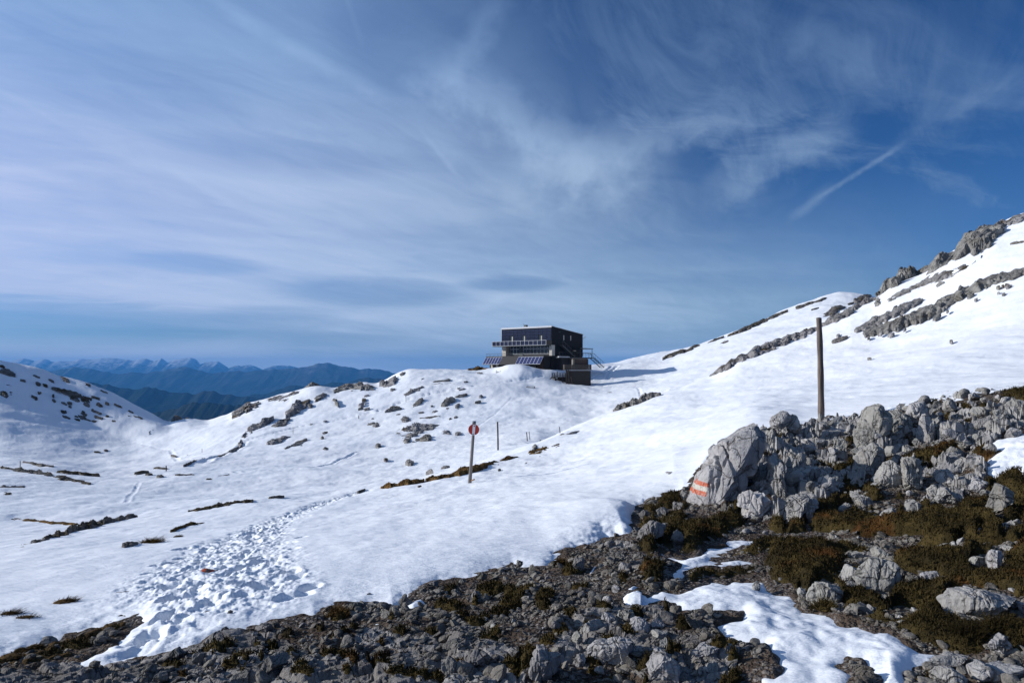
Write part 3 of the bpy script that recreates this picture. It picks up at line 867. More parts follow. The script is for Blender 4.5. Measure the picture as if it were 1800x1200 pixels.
PATCHES = [
    [(1152, 978), (1160, 963), (1200, 974), (1228, 966), (1245, 950), (1275, 950), (1276, 943), (1325, 942), (1333, 948), (1312, 962), (1280, 969), (1248, 977), (1262, 981), (1300, 975), (1325, 981), (1349, 977), (1330, 986), (1290, 993), (1270, 999), (1250, 994), (1222, 998), (1208, 1006), (1202, 1024), (1176, 1018), (1176, 1004), (1190, 990)],
    [(1087, 1058), (1100, 1045), (1120, 1039), (1140, 1045), (1165, 1036), (1190, 1038), (1200, 1036), (1235, 1022), (1250, 1015), (1275, 1022), (1290, 1014), (1312, 1012), (1345, 1016), (1350, 1030), (1365, 1037), (1390, 1040), (1402, 1060), (1410, 1071),
     (1440, 1075), (1452, 1074), (1462, 1077), (1480, 1088), (1490, 1092), (1510, 1093), (1540, 1105), (1562, 1106), (1592, 1125), (1615, 1143), (1640, 1146), (1652, 1151), (1632, 1163), (1606, 1170), (1588, 1183), (1592, 1215), (1552, 1215), (1545, 1190), (1524, 1178), (1515, 1163),
     (1490, 1160), (1470, 1168), (1500, 1185), (1490, 1215), (1390, 1215), (1345, 1205), (1320, 1180), (1360, 1188), (1372, 1178), (1352, 1160), (1345, 1130), (1310, 1125), (1270, 1115), (1255, 1097), (1268, 1091), (1302, 1085), (1306, 1079), (1240, 1081), (1200, 1071), (1170, 1062), (1130, 1067), (1100, 1066)],
    [(1732, 838), (1736, 820), (1745, 805), (1762, 791), (1738, 790), (1756, 777), (1776, 769), (1800, 764), (1960, 750), (1960, 845), (1804, 845), (1795, 829), (1788, 831), (1770, 834), (1748, 843)],
    [(716, 1063), (730, 1053), (742, 1049), (746, 1058), (726, 1069)], [(650, 1103), (660, 1093), (675, 1093), (679, 1100), (665, 1105)], [(1100, 1033), (1115, 1025), (1126, 1027), (1111, 1034)], [(1036, 1002), (1048, 985), (1060, 976), (1058, 988), (1046, 998)],
]


def snow_s(x, y, z):
    """metres inside (+) or outside (-) the snow cover, measured on the ground"""
    px = 900 + F * x / y; py = HZ - F * (z - EYE) / y
    isl = poly_sd(px, py, ISLAND)
    n = 3.6 * fbm2(x / 0.20, y / 0.22, 3, 5) + 5.0 * fbm2(x / 0.65, y / 0.7, 2, 6)
    s = -poly_sd(px, py, BARE)
    s = np.minimum(s, np.where(isl > -60, -isl, 60) + 3.0 * pn2(px / 30.0, py / 7.0, 8))
    s = np.where(py > 1300, -200, s)
    sc = np.where(px < 1130, 1.0, 0.45)
    s = s + n * sc
    for k, pg in enumerate(PATCHES):
        x0 = min(p[0] for p in pg) - 60; x1 = max(p[0] for p in pg) + 60
        y0 = min(p[1] for p in pg) - 60; y1 = max(p[1] for p in pg) + 60
        sel = (px > x0) & (px < x1) & (py > y0) & (py < y1)
        if sel.any():
            v = poly_sd(px[sel], py[sel], pg) + n[sel] * (0.45, 0.85, 0.6, 0.25, 0.25, 0.25, 0.25)[k]
            s[sel] = np.maximum(s[sel], v)
    return s * y / F


CRAG = [(1222, 900), (1240, 840), (1280, 780), (1330, 757), (1440, 743), (1560, 723), (1650, 712), (1720, 712), (1830, 716), (2140, 690), (2140, 760), (1830, 775), (1745, 790), (1735, 850), (1690, 880), (1630, 886), (1580, 872), (1520, 868), (1470, 880), (1425, 925), (1360, 925), (1300, 920), (1260, 905)]


def crag_mask(x, y):
    """where the bank is solid fractured limestone"""
    px = 900 + F * x / y
    py = HZ - F * (zb(x, y) - EYE) / y
    a = poly_sd(px, py, CRAG)
    return sstep(a + 9 * fbm2(x / 0.5, y / 0.5, 2, 57), -4, 14) * sstep(fbm2(x / 1.0, y / 0.9, 3, 58), -0.42, -0.10)


def crag_rise(x, y):
    wx = x + 0.16 * fbm2(x / 0.6, y / 0.6, 3, 54); wy = y + 0.16 * fbm2(x / 0.6 + 9, y / 0.6, 3, 55)
    r = 0.36 * blocks(wx / 0.42, wy / 0.62, 56, 0.9) + 0.15 * blocks(wx / 0.19, wy / 0.27, 59) + 0.03 * ridge2(wx / 0.12, wy / 0.4, 3, 60)
    px = 900 + F * x / y
    return 0.85 * r - 0.20 + 0.07 * sstep(px, 1420, 1340)


def rock_rough(x, y):
    """small relief of the bare ground"""
    bed = bedrock(x, y)
    lump = 0.045 * fbm2(x / 0.9, y / 0.9, 4, 31) + 0.018 * fbm2(x / 0.16, y / 0.16, 3, 37)
    warp = 0.4 * fbm2(x / 1.3, y / 1.3, 2, 43)
    slab = 0.11 * ridge2(x / 0.75 + warp, y / 1.1 - warp, 4, 41, 0.55) + 0.03 * ridge2(x / 0.17 + warp, y / 0.22, 3, 47)
    wx = x + 0.10 * fbm2(x / 0.5, y / 0.5, 2, 44); wy = y + 0.10 * fbm2(x / 0.5 + 9, y / 0.5, 2, 45)
    blk = 0.062 * blocks(wx / 0.42, wy / 0.30, 51, 0.7) + 0.026 * blocks(wx / 0.13, wy / 0.11, 52) - 0.04
    r = lump * (1 - bed) + (0.55 * slab + blk) * bed
    cm = crag_mask(x, y)
    sel = cm > 0.01
    if np.any(sel):
        r = np.array(r); r[sel] = r[sel] * (1 - cm[sel]) + cm[sel] * crag_rise(x[sel], y[sel])
    return r


def bedrock(x, y):
    px = 900 + F * x / y
    py = HZ - F * (zb(x, y) - EYE) / y
    a = poly_sd(px, py, [(-400, 1190), (130, 1178), (250, 1165), (400, 1112), (560, 1092), (640, 1100), (700, 1120), (850, 1125), (960, 1160), (1300, 1190), (1300, 1700), (-400, 1700)])
    a = np.maximum(a, 6 + poly_sd(px, py, [(985, 1110), (1040, 1080), (1170, 1074), (1210, 1110), (1292, 1140), (1275, 1230), (970, 1230)]))
    b = sstep(a, -25, 20)
    n = fbm2(x / 0.8, y / 0.8, 3, 53)
    return np.clip(b * sstep(n, -0.55, 0.05) + sstep(n, 0.55, 0.75) * 0.9, 0, 1)


def grid_faces(nr, nc, keep=None):
    r = np.arange(nr - 1)[:, None]; c = np.arange(nc - 1)[None, :]
    a = (r * nc + c).ravel()
    q = np.stack([a, a + 1, a + nc + 1, a + nc], 1)
    if keep is not None:
        k = keep.ravel()
        q = q[k[q].any(axis=1)]
    return q


def compact(V, q, *attrs):
    used = np.zeros(len(V), bool); used[q.ravel()] = True
    idx = np.cumsum(used) - 1
    return (V[used], idx[q]) + tuple(a[used] for a in attrs)


def rows(*segs):
    out = []
    for a, b, r in segs:
        n = max(2, int(round(math.log(b / a) / r)))
        out.append(np.exp(np.linspace(math.log(a), math.log(b), n, endpoint=False)))
    out.append([segs[-1][1]])
    return np.concatenate(out)


def cols(lo, hi, step):
    inn = np.arange(lo, hi, step)
    left = np.array([-2000, -1700, -1400, -1150, -950, -800, -680, -580, -500, -430, -370, -320, -280, -240, -210, -180, -155, -130, -110, -95, -80.0])
    left = left[left < lo - 4]
    right = 1800 - np.array([-2000, -1700, -1400, -1150, -950, -800, -680, -580, -500, -430, -370, -320, -280, -240, -210, -180, -155, -130, -110, -95, -80.0])[::-1]
    right = right[right > hi + 4]
    return (np.concatenate([left, inn, right]) - 900.0) / F


def seg_sd(x, y, pts):
    best = np.full(x.shape, 1e9)
    for (ax, ay), (bx, by) in zip(pts[:-1], pts[1:]):
        ex, ey = bx - ax, by - ay
        t = np.clip(((x - ax) * ex + (y - ay) * ey) / (ex * ex + ey * ey + 1e-9), 0, 1)
        best = np.minimum(best, (x - ax - t * ex) ** 2 + (y - ay - t * ey) ** 2)
    return np.sqrt(best)


SNOW_T = 0.17


def snow_shape(x, y):
    """snow surface before footprints; s is the distance inside the snow edge"""
    z = zb(x, y)
    s = np.full(x.shape, 50.0)
    near = y < 26
    if near.any():
        s[near] = snow_s(x[near], y[near], z[near])
    px = 900 + F * x / y
    py_ = HZ - F * (z - EYE) / y
    deep = 0.46 + 0.16 * sstep(y, 12, 20) + 0.80 * sstep(px, 930, 1060) * sstep(py_, 880, 900) * sstep(px, 1200, 1130)
    patch = (y < 26) & (px > 1128) & (y < 11)
    T = SNOW_T * deep * (1 - 0.6 * sstep(px, 1180, 1240))
    T = np.where(patch, 0.050, T)
    w = np.where(patch, 0.05, 0.10 + 0.01 * sstep(px, 950, 1050) * sstep(px, 1200, 1130))
    t = np.where(s > 0, T * (1 - np.exp(-np.maximum(s, 0) / w)), 1.1 * s)
    t = np.where(patch & (s > 0), t * np.clip(0.85 + 0.7 * fbm2(x / 0.45, y / 0.5, 4, 87), 0.10, 1.4), t)
    t = np.maximum(t, -0.6)
    fade = np.clip(s / 0.6, 0, 1)
    mid = np.clip(y / 30.0, 0, 1)
    far = np.clip(y / 90.0, 0, 1)
    r = fade * (0.035 * fbm2(x / 1.9, y / 3.4, 4, 71) + 0.010 * fbm2(x / 0.42 + 0.3 * y, y / 0.9, 3, 73))
    r = r + mid * (0.10 * fbm2(x / 6.0, y / 9.0, 3, 75)) + far * (0.42 * fbm2(x / 19.0, y / 17.0, 3, 77) + 0.20 * ridge2(x / 8.0 + 5, y / 9.0, 3, 78))
    rp_ = (x * 0.83 + y * 0.55) / 1.1; rq_ = (-x * 0.55 + y * 0.83) / 0.30
    r = r + fade * np.clip(1.6 - y / 30.0, 0, 1) * 0.011 * ridge2(rp_, rq_, 3, 88) * sstep(fbm2(x / 2.2, y / 2.2, 2, 89), -0.3, 0.5)
    r = r + mid * (0.035 * fbm2(x / 1.3, y / 2.0, 3, 76) + 0.03 * np.minimum(0, fbm2(x / 0.9 + 3, y / 1.3, 2, 74) + 0.35))
    pw = ((y < 11) & (px > 1128) & (s > 0))
    r = r + np.where(pw, 0.012 * fbm2(x / 0.22, y / 0.26, 3, 79) * np.clip(s / 0.1, 0, 1), 0)
    return z + t + r, s


# trodden path across the snow field and the finer trails beyond
def plan(pts):
    return [tuple(hit(px, py)[:2]) for px, py in pts]


TRAIL = plan([(330, 1135), (345, 1080), (375, 1020), (420, 965), (470, 930), (520, 905), (575, 884), (625, 868), (650, 862)])
TRAIL_W = [(330, 1135)]


def build_snow():
    U = cols(-70, 1872, 1.9)
    D = rows((3.3, 4.2, .006), (4.2, 15, .0042), (15, 60, .0072), (60, 262, .0062), (262, 2560, .09))
    u, d = np.meshgrid(U, D)
    x = (u * d).ravel(); y = d.ravel().copy()
    z, s = snow_shape(x, y)
    nr, nc = d.shape
    # trodden belt: churned snow
    px = 900 + F * x / y; py = HZ - F * (z - EYE) / y
    near = (y < 36) & (px < 800)
    sd = np.full(x.shape, 99.0)
    sd[near] = seg_sd(x[near], y[near], TRAIL)
    wid = np.interp(y, [4.5, 6.5, 9, 13, 20, 30], [0.6, 0.95, 0.88, 0.62, 0.42, 0.32])
    belt = sstep(sd / wid, 1.25, 0.45) * np.clip(s / 0.25, 0, 1)
    sel = belt > 0.01
    ch = 0.020 * fbm2(x[sel] / 0.085, y[sel] / 0.10, 3, 85, 0.6) + 0.016 * fbm2(x[sel] / 0.26, y[sel] / 0.30, 3, 81, 0.55) - 0.022 + 0.012 * ridge2(x[sel] / 0.5, y[sel] / 0.5, 2, 83)
    z[sel] += belt[sel] * ch
    Z = z.reshape(nr, nc)
    # single footprints
    R = np.random.default_rng(5)
    lo, hi = D[0], 34.0
    cum = np.concatenate([[0], np.cumsum([math.dist(a, b) for a, b in zip(TRAIL[:-1], TRAIL[1:])])])
    prints = []
    for k in range(560):
        q = R.random() ** 1.0 * cum[-1]
        i = min(len(cum) - 2, int(np.searchsorted(cum, q) - 1)); i = max(i, 0)
        f = (q - cum[i]) / (cum[i + 1] - cum[i])
        cx = TRAIL[i][0] * (1 - f) + TRAIL[i + 1][0] * f; cy = TRAIL[i][1] * (1 - f) + TRAIL[i + 1][1] * f
        w = float(np.interp(cy, [4.5, 6.5, 9, 13, 20, 30], [0.5, 0.8, 0.74, 0.5, 0.28, 0.2]))
        ofs = R.normal() * w * 0.55
        a = math.atan2(TRAIL[i + 1][1] - TRAIL[i][1], TRAIL[i + 1][0] - TRAIL[i][0])
        prints.append((cx - math.sin(a) * ofs, cy + math.cos(a) * ofs, a + R.normal() * 0.35, R.uniform(0.014, 0.034)))
    for (qx, qy) in [(450, 985), (485, 1000), (520, 1022), (545, 1040), (505, 1015), (530, 1052), (470, 990), (440, 1000), (250, 1130), (262, 1118), (245, 1145), (230, 1153), (270, 1100), (290, 1090), (300, 1060), (285, 1035), (292, 1010), (305, 990), (320, 970), (415, 1010), (455, 1035), (500, 1058)]:
        p = hit(qx, qy)
        prints.append((p[0], p[1], 1.2 + R.normal() * 0.3, R.uniform(0.045, 0.075)))
    for (fx, fy, a, dep) in prints:
        if fy > hi or fy < lo + .3:
            continue
        r0, r1 = np.searchsorted(D, [fy - 0.5, fy + 0.5])
        c0, c1 = np.searchsorted(U, [fx / fy - 0.5 / fy, fx / fy + 0.5 / fy])
        if r1 <= r0 or c1 <= c0:
            continue
        X = u[r0:r1, c0:c1] * d[r0:r1, c0:c1]; Y = d[r0:r1, c0:c1]
        lx = (X - fx) * math.cos(a) + (Y - fy) * math.sin(a); ly = -(X - fx) * math.sin(a) + (Y - fy) * math.cos(a)
        e = np.sqrt((lx / 0.155) ** 2 + (ly / 0.088) ** 2)
        e = e + 0.22 * pn2(X / 0.12, Y / 0.12, 7)
        g = sstep(e, 1.08, 0.70)
        rim = np.exp(-((e - 1.35) / 0.28) ** 2)
        sm = np.clip(s.reshape(nr, nc)[r0:r1, c0:c1] / 0.25, 0, 1)
        Z[r0:r1, c0:c1] += sm * (-dep * g + 0.14 * dep * rim)
    # far trails: shallow trampled grooves across the opposite slope
    trails = [([(355, 815), (430, 778), (520, 755), (600, 737), (660, 722), (715, 703), (770, 690), (840, 678), (900, 668), (950, 660)], 0.55, 0.20),
              ([(400, 835), (470, 832), (540, 826), (585, 816), (625, 800), (680, 785)], 0.22, 0.12),
              ([(690, 785), (760, 778), (830, 760), (860, 735), (900, 700), (960, 680)], 0.2, 0.05),
              ([(238, 780), (300, 790), (345, 812), (400, 800)], 0.3, 0.08), ([(222, 888), (232, 872), (246, 852)], 0.12, 0.03),
              ([(1068, 668), (1072, 655), (1085, 645)], 0.5, 0.25), ([(1040, 668), (1060, 655), (1075, 645)], 0.3, 0.2),
              ([(1060, 678), (1120, 682), (1170, 690)], 0.25, 0.12)]
    zf = Z.ravel()
    for pts, w, dep in trails:
        P = plan(pts)
        xs = [p[0] for p in P]; ys = [p[1] for p in P]
        sel = (y > min(ys) - 2) & (y < max(ys) + 2) & (x > min(xs) - 2) & (x < max(xs) + 2)
        sdv = seg_sd(x[sel], y[sel], P) + 0.25 * w * pn2(x[sel] / 0.8, y[sel] / 0.8, 91)
        g = sstep(sdv / w, 1.2, 0.3)
        zf[sel] += -dep * g * (0.55 + 0.9 * np.clip(pn2(x[sel] / 0.9, y[sel] / 1.1, 93) + .3, 0, 1)) + 0.3 * dep * np.exp(-((sdv / w - 1.5) / 0.4) ** 2)
    keep = (s > -0.45)
    V = np.stack([x, y, zf], 1)
    q = grid_faces(nr, nc, keep)
    V, q = compact(V, q)
    o = obj('snow_field', mesh_arrays('snow_field', V, q), M_SNOW)
    tag(o, 'white snow cover lying over the slopes and the hollow', None, None, 'structure')


def ground_z(x, y):
    return zb(x, y) + rock_rough(x, y)


def build_ground():
    U = cols(-70, 2150, 2.4)
    D = rows((0.45, 3.2, .05), (3.2, 17.5, .0048), (17.5, 24, .02))
    u, d = np.meshgrid(U, D)
    x = (u * d).ravel(); y = d.ravel()
    z = zb(x, y)
    s = snow_s(x, y, z)
    pale = crag_mask(x, y)
    bed = np.maximum(bedrock(x, y), pale)
    zz = z + rock_rough(x, y)
    px_ = 900 + F * x / y
    zz = zz - 0.05 * np.clip(s / 0.10, 0, 1) - np.where((px_ > 1128), 0.018 * np.clip(s / 0.05, 0, 1), 0)
    zz = np.where(s > 0.6, z - 0.12, zz)
    V = np.stack([x, y, zz], 1)
    q = grid_faces(*d.shape, (s < 1.5))
    V, q, bed, pale = compact(V, q, bed, pale)
    me = mesh_arrays('ground', V, q, False)
    fattr(me, 'bedrock', bed)
    fattr(me, 'pale', pale)
    tag(obj('ground', me, M_GROUND), 'bare gravel and weathered bedrock at the viewer\'s feet', None, None, 'structure')


MOSS_ZONE = [(1120, 892), (1215, 856), (1300, 790), (1400, 748), (1560, 722), (1720, 690), (2140, 650), (2140, 1165), (1800, 1145), (1640, 1140), (1560, 1100), (1400, 1050), (1340, 1010), (1210, 1045), (1165, 1000), (1130, 950)]
CUSHIONS = [(862, 1035, 26, 12), (900, 1052, 22, 20), (960, 1058, 20, 20), (838, 1094, 22, 9), (792, 1060, 26, 10), (790, 1034, 13, 11), (875, 1034, 10, 6), (915, 1168, 34, 24), (605, 1158, 18, 10), (622, 1168, 12, 9), (740, 1194, 66, 9), (676, 1174, 8, 6),
            (372, 1138, 38, 9), (302, 1172, 22, 10), (583, 1153, 24, 9), (586, 1080, 20, 13), (960, 1136, 14, 7), (808, 1168, 11, 8), (986, 1108, 14, 7), (655, 1066, 10, 4), (700, 1063, 8, 4), (1130, 1172, 16, 8), (1100, 1108, 14, 7), (1060, 1076, 18, 6), (1190, 1146, 14, 5),
            (1098, 1020, 14, 9), (1150, 1010, 18, 14), (1000, 1003, 14, 6), (1010, 998, 20, 7), (985, 990, 12, 4), (1070, 952, 9, 3), (955, 998, 8, 4), (1300, 1185, 22, 8), (1620, 1182, 24, 14), (1280, 1198, 20, 8), (1640, 1140, 20, 10), (880, 1075, 18, 8), (530, 1192, 26, 7), (430, 1160, 26, 7), (60, 1146, 34, 6), (110, 1124, 55, 9), (178, 1103, 50, 8), (140, 1138, 36, 8), (88, 1152, 26, 9), (210, 1093, 20, 3), (150, 1122, 30, 5), (30, 1164, 24, 6), (1145, 962, 26, 7), (1005, 964, 10, 4), (770, 1022, 8, 3)]


_r = np.random.default_rng(77)
for _k in range(80):
    _x = _r.uniform(260, 1330); _y = _r.uniform(max(1000, 1125 - 0.16 * (_x - 260)), 1196)
    CUSHIONS.append((_x, _y, _r.uniform(6, 20), _r.uniform(2.5, 6)))


def moss_amount(x, y, z, s):
    px = 900 + F * x / y; py = HZ - F * (z - EYE) / y
    inz = sstep(poly_sd(px, py, MOSS_ZONE), -12, 14)
    n = fbm2(x / 0.85, y / 1.0, 4, 61)
    # stony streaks run through the heath
    st = poly_sd(px, py, [(1240, 925), (1330, 925), (1370, 940), (1480, 950), (1560, 950), (1650, 955), (1740, 1000), (1660, 1040), (1600, 1120), (1560, 1090), (1590, 1020), (1500, 985), (1400, 965), (1260, 945)])
    n = n - 0.5 * sstep(st, -14, 6)
    m = inz * sstep(n - 0.34 * sstep(py, 905, 860), -0.55, -0.15)
    for pg in ROCK_POLYS:
        x0, y0 = pg.min(axis=0) - 8; x1, y1 = pg.max(axis=0) + 8
        dn = 13.0 if pg[:, 0].mean() > 1250 else 3.0
        sel = (px > x0) & (px < x1) & (py > y0) & (py < y1 + 26) & (m > 0)
        if sel.any():
            m[sel] = m[sel] * sstep(np.maximum(poly_sd(px[sel], py[sel] - 1.5, pg), poly_sd(px[sel], py[sel] - dn, pg)), 4.0, -7.0)
    for (cx, cy, rx, ry) in CUSHIONS:
        sel = (np.abs(px - cx) < rx * 1.8) & (np.abs(py - cy) < ry * 2.2)
        if sel.any():
            e = np.sqrt(((px[sel] - cx) / rx) ** 2 + ((py[sel] - cy) / ry) ** 2) + 0.35 * fbm2(x[sel] / 0.13, y[sel] / 0.2, 2, 63)
            m[sel] = np.maximum(m[sel], sstep(e, 1.12, 0.55))
    cm = crag_mask(x, y)
    sel = (cm > 0.3) & (m > 0)
    if sel.any():
        m[sel] = m[sel] * sstep(crag_rise(x[sel], y[sel]), 0.06, -0.03)
    return m * sstep(-s, 0.0, 0.12)


def blades(P, N, L, W, seed, lean=0.6):
    """thin two-segment leaves at points P with local up N"""
    R = np.random.default_rng(seed)
    n = len(P)
    a = R.random(n) * 2 * math.pi
    ln = R.random(n) * lean
    dirv = np.stack([np.cos(a) * ln, np.sin(a) * ln, np.ones(n)], 1) + 0.5 * N
    dirv /= np.linalg.norm(dirv, axis=1)[:, None]
    a2 = R.random(n) * 2 * math.pi
    side = np.cross(dirv, np.stack([np.cos(a2), np.sin(a2), np.zeros(n)], 1))
    side /= np.linalg.norm(side, axis=1)[:, None] + 1e-9
    L = (L * (0.6 + 0.8 * R.random(n)))[:, None]; W = (W * (0.6 + 0.8 * R.random(n)))[:, None]
    bend = np.stack([np.cos(a), np.sin(a), np.full(n, -0.3)], 1)
    p0 = P - side * W; p1 = P + side * W
    mid = P + dirv * L * 0.55
    p2 = mid + side * W * 0.7; p3 = mid - side * W * 0.7
    tip = P + dirv * L * 0.9 + bend * L * 0.28 * ln[:, None]
    V = np.stack([p0, p1, p2, p3, tip - side * W * 0.12, tip + side * W * 0.12], 1).reshape(-1, 3)
    b = np.arange(n)[:, None] * 6
    q = np.concatenate([b + np.array([[0, 1, 2, 3]]), b + np.array([[3, 2, 5, 4]])], 0)
    return V, q


def build_moss():
    U = cols(-20, 2130, 3.0)
    U = U[(U > -0.71) & (U < 0.95)]
    D = rows((3.5, 17.0, .0062))
    u, d = np.meshgrid(U, D)
    x = (u * d).ravel(); y = d.ravel()
    z = zb(x, y); s = snow_s(x, y, z)
    m = moss_amount(x, y, z, s)
    # cushions: rounded domes of several sizes
    dome = 0
    for sc, amp, sd in ((0.55, 0.11, 1), (0.27, 0.065, 2), (0.12, 0.030, 3)):
        gx, gy = x / sc, y / sc
        best = np.full(x.shape, 9.0)
        ix, iy = np.floor(gx), np.floor(gy)
        for a in (-1, 0, 1):
            for b in (-1, 0, 1):
                h = _h((ix + a).astype(np.int64), (iy + b).astype(np.int64), np.zeros(len(x), np.int64), 200 + sd)
                cx = ix + a + (h & 0xffff) / 65536.0; cy = iy + b + (h >> 16) / 65536.0
                best = np.minimum(best, (gx - cx) ** 2 + (gy - cy) ** 2)
        dome = dome + amp * np.sqrt(np.clip(1 - best, 0, 1))
    base = zb(x, y) + rock_rough(x, y)
    px = 900 + F * x / y
    amp = np.where(px > 1130, 0.55, 0.20)
    amp = amp * np.clip((y - 2.5) / 3.5, 0.35, 1) + np.where(px > 1250, 0.75 * np.clip((y - 5.2) / 3.0, 0, 1) * sstep(fbm2(x / 1.3, y / 1.3, 2, 66), 0.0, 0.6) * 0.55 * np.clip((11.5 - y) / 3.0, 0, 1), 0)
    cmv = crag_mask(x, y)
    amp = amp * (1 - 0.6 * cmv)
    h = np.where(m > 0.02, m * (0.015 + dome * amp) - 0.015, -0.10)
    V = np.stack([x, y, base + h], 1)
    nr, nc = d.shape
    q = grid_faces(nr, nc, m > 0.02)
    # leaf sprigs over the cushions
    R = np.random.default_rng(9)
    Zg = V[:, 2].reshape(nr, nc)
    mm = m.reshape(nr, nc)
    area = (d ** 2)
    w = ((mm > 0.25) * 1.0 * (0.35 + mm)).ravel()
    w = w * (y ** 0.6)
    cand = R.choice(len(w), size=95000, p=w / w.sum())
    jx = R.normal(size=len(cand)) * y[cand] * 0.0014; jy = R.normal(size=len(cand)) * y[cand] * 0.003
    P = np.stack([x[cand] + jx, y[cand] + jy, V[cand, 2] - 0.004], 1)
    Vb, qb = blades(P, np.zeros_like(P), 0.030 * (0.6 + y[cand] / 14.0), 0.0040 * (0.6 + y[cand] / 12.0), 12, 0.9)
    Va, qa = compact(V, q)
    Vn = np.concatenate([Va, Vb]); qn = np.concatenate([qa, qb + len(Va)])
    me = mesh_arrays('moss', Vn, qn)
    tag(obj('moss', me, M_MOSS), 'dark brown and rust coloured moss and heath between the rocks', 'moss', None, 'stuff')
    return x, y, m


# ------------------------------------------------------------------ stones
def ico(sub):
    t = (1 + 5 ** 0.5) / 2
    V = [(-1, t, 0), (1, t, 0), (-1, -t, 0), (1, -t, 0), (0, -1, t), (0, 1, t), (0, -1, -t), (0, 1, -t), (t, 0, -1), (t, 0, 1), (-t, 0, -1), (-t, 0, 1)]
    Fc = [(0, 11, 5), (0, 5, 1), (0, 1, 7), (0, 7, 10), (0, 10, 11), (1, 5, 9), (5, 11, 4), (11, 10, 2), (10, 7, 6), (7, 1, 8), (3, 9, 4), (3, 4, 2), (3, 2, 6), (3, 6, 8), (3, 8, 9), (4, 9, 5), (2, 4, 11), (6, 2, 10), (8, 6, 7), (9, 8, 1)]
    V = [np.array(v) / np.linalg.norm(v) for v in V]
    for _ in range(sub):
        mid = {}; F2 = []

        def g(a, b):
            k = (min(a, b), max(a, b))
            if k not in mid:
                p = V[a] + V[b]; V.append(p / np.linalg.norm(p)); mid[k] = len(V) - 1
            return mid[k]
        for a, b, c in Fc:
            ab, bc, ca = g(a, b), g(b, c), g(c, a)
            F2 += [(a, ab, ca), (b, bc, ab), (c, ca, bc), (ab, bc, ca)]
        Fc = F2
    return np.array(V), np.array(Fc)


ICO = {k: ico(k) for k in (1, 2, 3, 4, 5)}


def stone_template(seed, sub=3, flat=0.7, planes=11, rough=0.05, boxy=0.0):
    """angular broken stone of unit size"""
    R = np.random.default_rng(seed)
    V, Fc = ICO[sub]
    P = V.copy()
    N = R.normal(size=(planes, 3)); N /= np.linalg.norm(N, axis=1)[:, None]
    H = R.uniform(0.48, 0.86, planes)
    for n, h in zip(N, H):
        d = P @ n - h
        P = P - np.maximum(d, 0)[:, None] * n * 0.96
    P = P * np.array([R.uniform(0.85, 1.25), R.uniform(0.75, 1.1), flat * R.uniform(0.8, 1.2)])
    if rough:
        nz = fbm3(P * 2.3 + seed * 3.1, 3, seed) * rough + np.abs(fbm3(P * 1.3 + seed, 2, seed + 9)) * -rough * 1.4
        P = P + V * nz[:, None]
    return P, Fc


def build_gravel(mx, my, mm):
    """thousands of small loose stones on the bare ground"""
    R = np.random.default_rng(21)
    T = [stone_template(300 + k, 1, 0.6, 7, 0.0) for k in range(10)]
    n = 42000
    # sample uniformly in the picture's ground area, so that near and far ground are equally stony
    pxs = R.uniform(-120, 2100, n * 3); t = R.random(n * 3)
    dd = 3.55 * (16.5 / 3.55) ** (t ** 1.25)
    x = (pxs - 900) / F * dd; y = dd
    z = zb(x, y); s = snow_s(x, y, z)
    m = moss_amount(x, y, z, s)
    bed = bedrock(x, y)
    dens = 0.12 + 0.88 * sstep(fbm2(x / 0.6, y / 0.7, 3, 95), -0.25, 0.35)
    ok = (s < -0.02) & (R.random(len(x)) < dens * (1 - 0.96 * np.clip(m * 2.2, 0, 1)) * (1 - 0.86 * bed) * (1 - 0.9 * crag_mask(x, y)))
    x, y = x[ok][:n], y[ok][:n]
    zz = zb(x, y) + rock_rough(x, y)
    size = 0.0078 * np.exp(R.normal(size=len(x)) * 0.68) * (0.75 + y / 9.0)
    size = np.minimum(size, 0.055)
    vs, fs = [], []
    off = 0
    kk = R.integers(0, len(T), len(x))
    for k, (tv, tf) in enumerate(T):
        i = np.nonzero(kk == k)[0]
        a = R.random(len(i)) * 2 * math.pi
        tx, ty = R.normal(size=len(i)) * 0.35, R.normal(size=len(i)) * 0.35
        c, s_ = np.cos(a)[:, None], np.sin(a)[:, None]
        X = tv[None, :, 0] * c - tv[None, :, 1] * s_; Y = tv[None, :, 0] * s_ + tv[None, :, 1] * c
        Z = tv[None, :, 2] + X * tx[:, None] + Y * ty[:, None]
        sz = size[i][:, None]
        vv = np.stack([X * sz + x[i][:, None], Y * sz + y[i][:, None], Z * sz + zz[i][:, None] + sz * 0.22], 2).reshape(-1, 3)
        ff = (tf[None] + (np.arange(len(i)) * len(tv))[:, None, None]).reshape(-1, 3) + off
        vs.append(vv); fs.append(ff); off += len(vv)
    me = mesh_arrays('gravel', np.concatenate(vs), np.concatenate(fs), False)
    tag(obj('gravel', me, M_PEBBLE), 'loose grey gravel and pebbles strewn over the bare ground', 'gravel', None, 'stuff')

# ------------------------------------------------------------------ single rocks
def place(o, V, anchor):
    return o


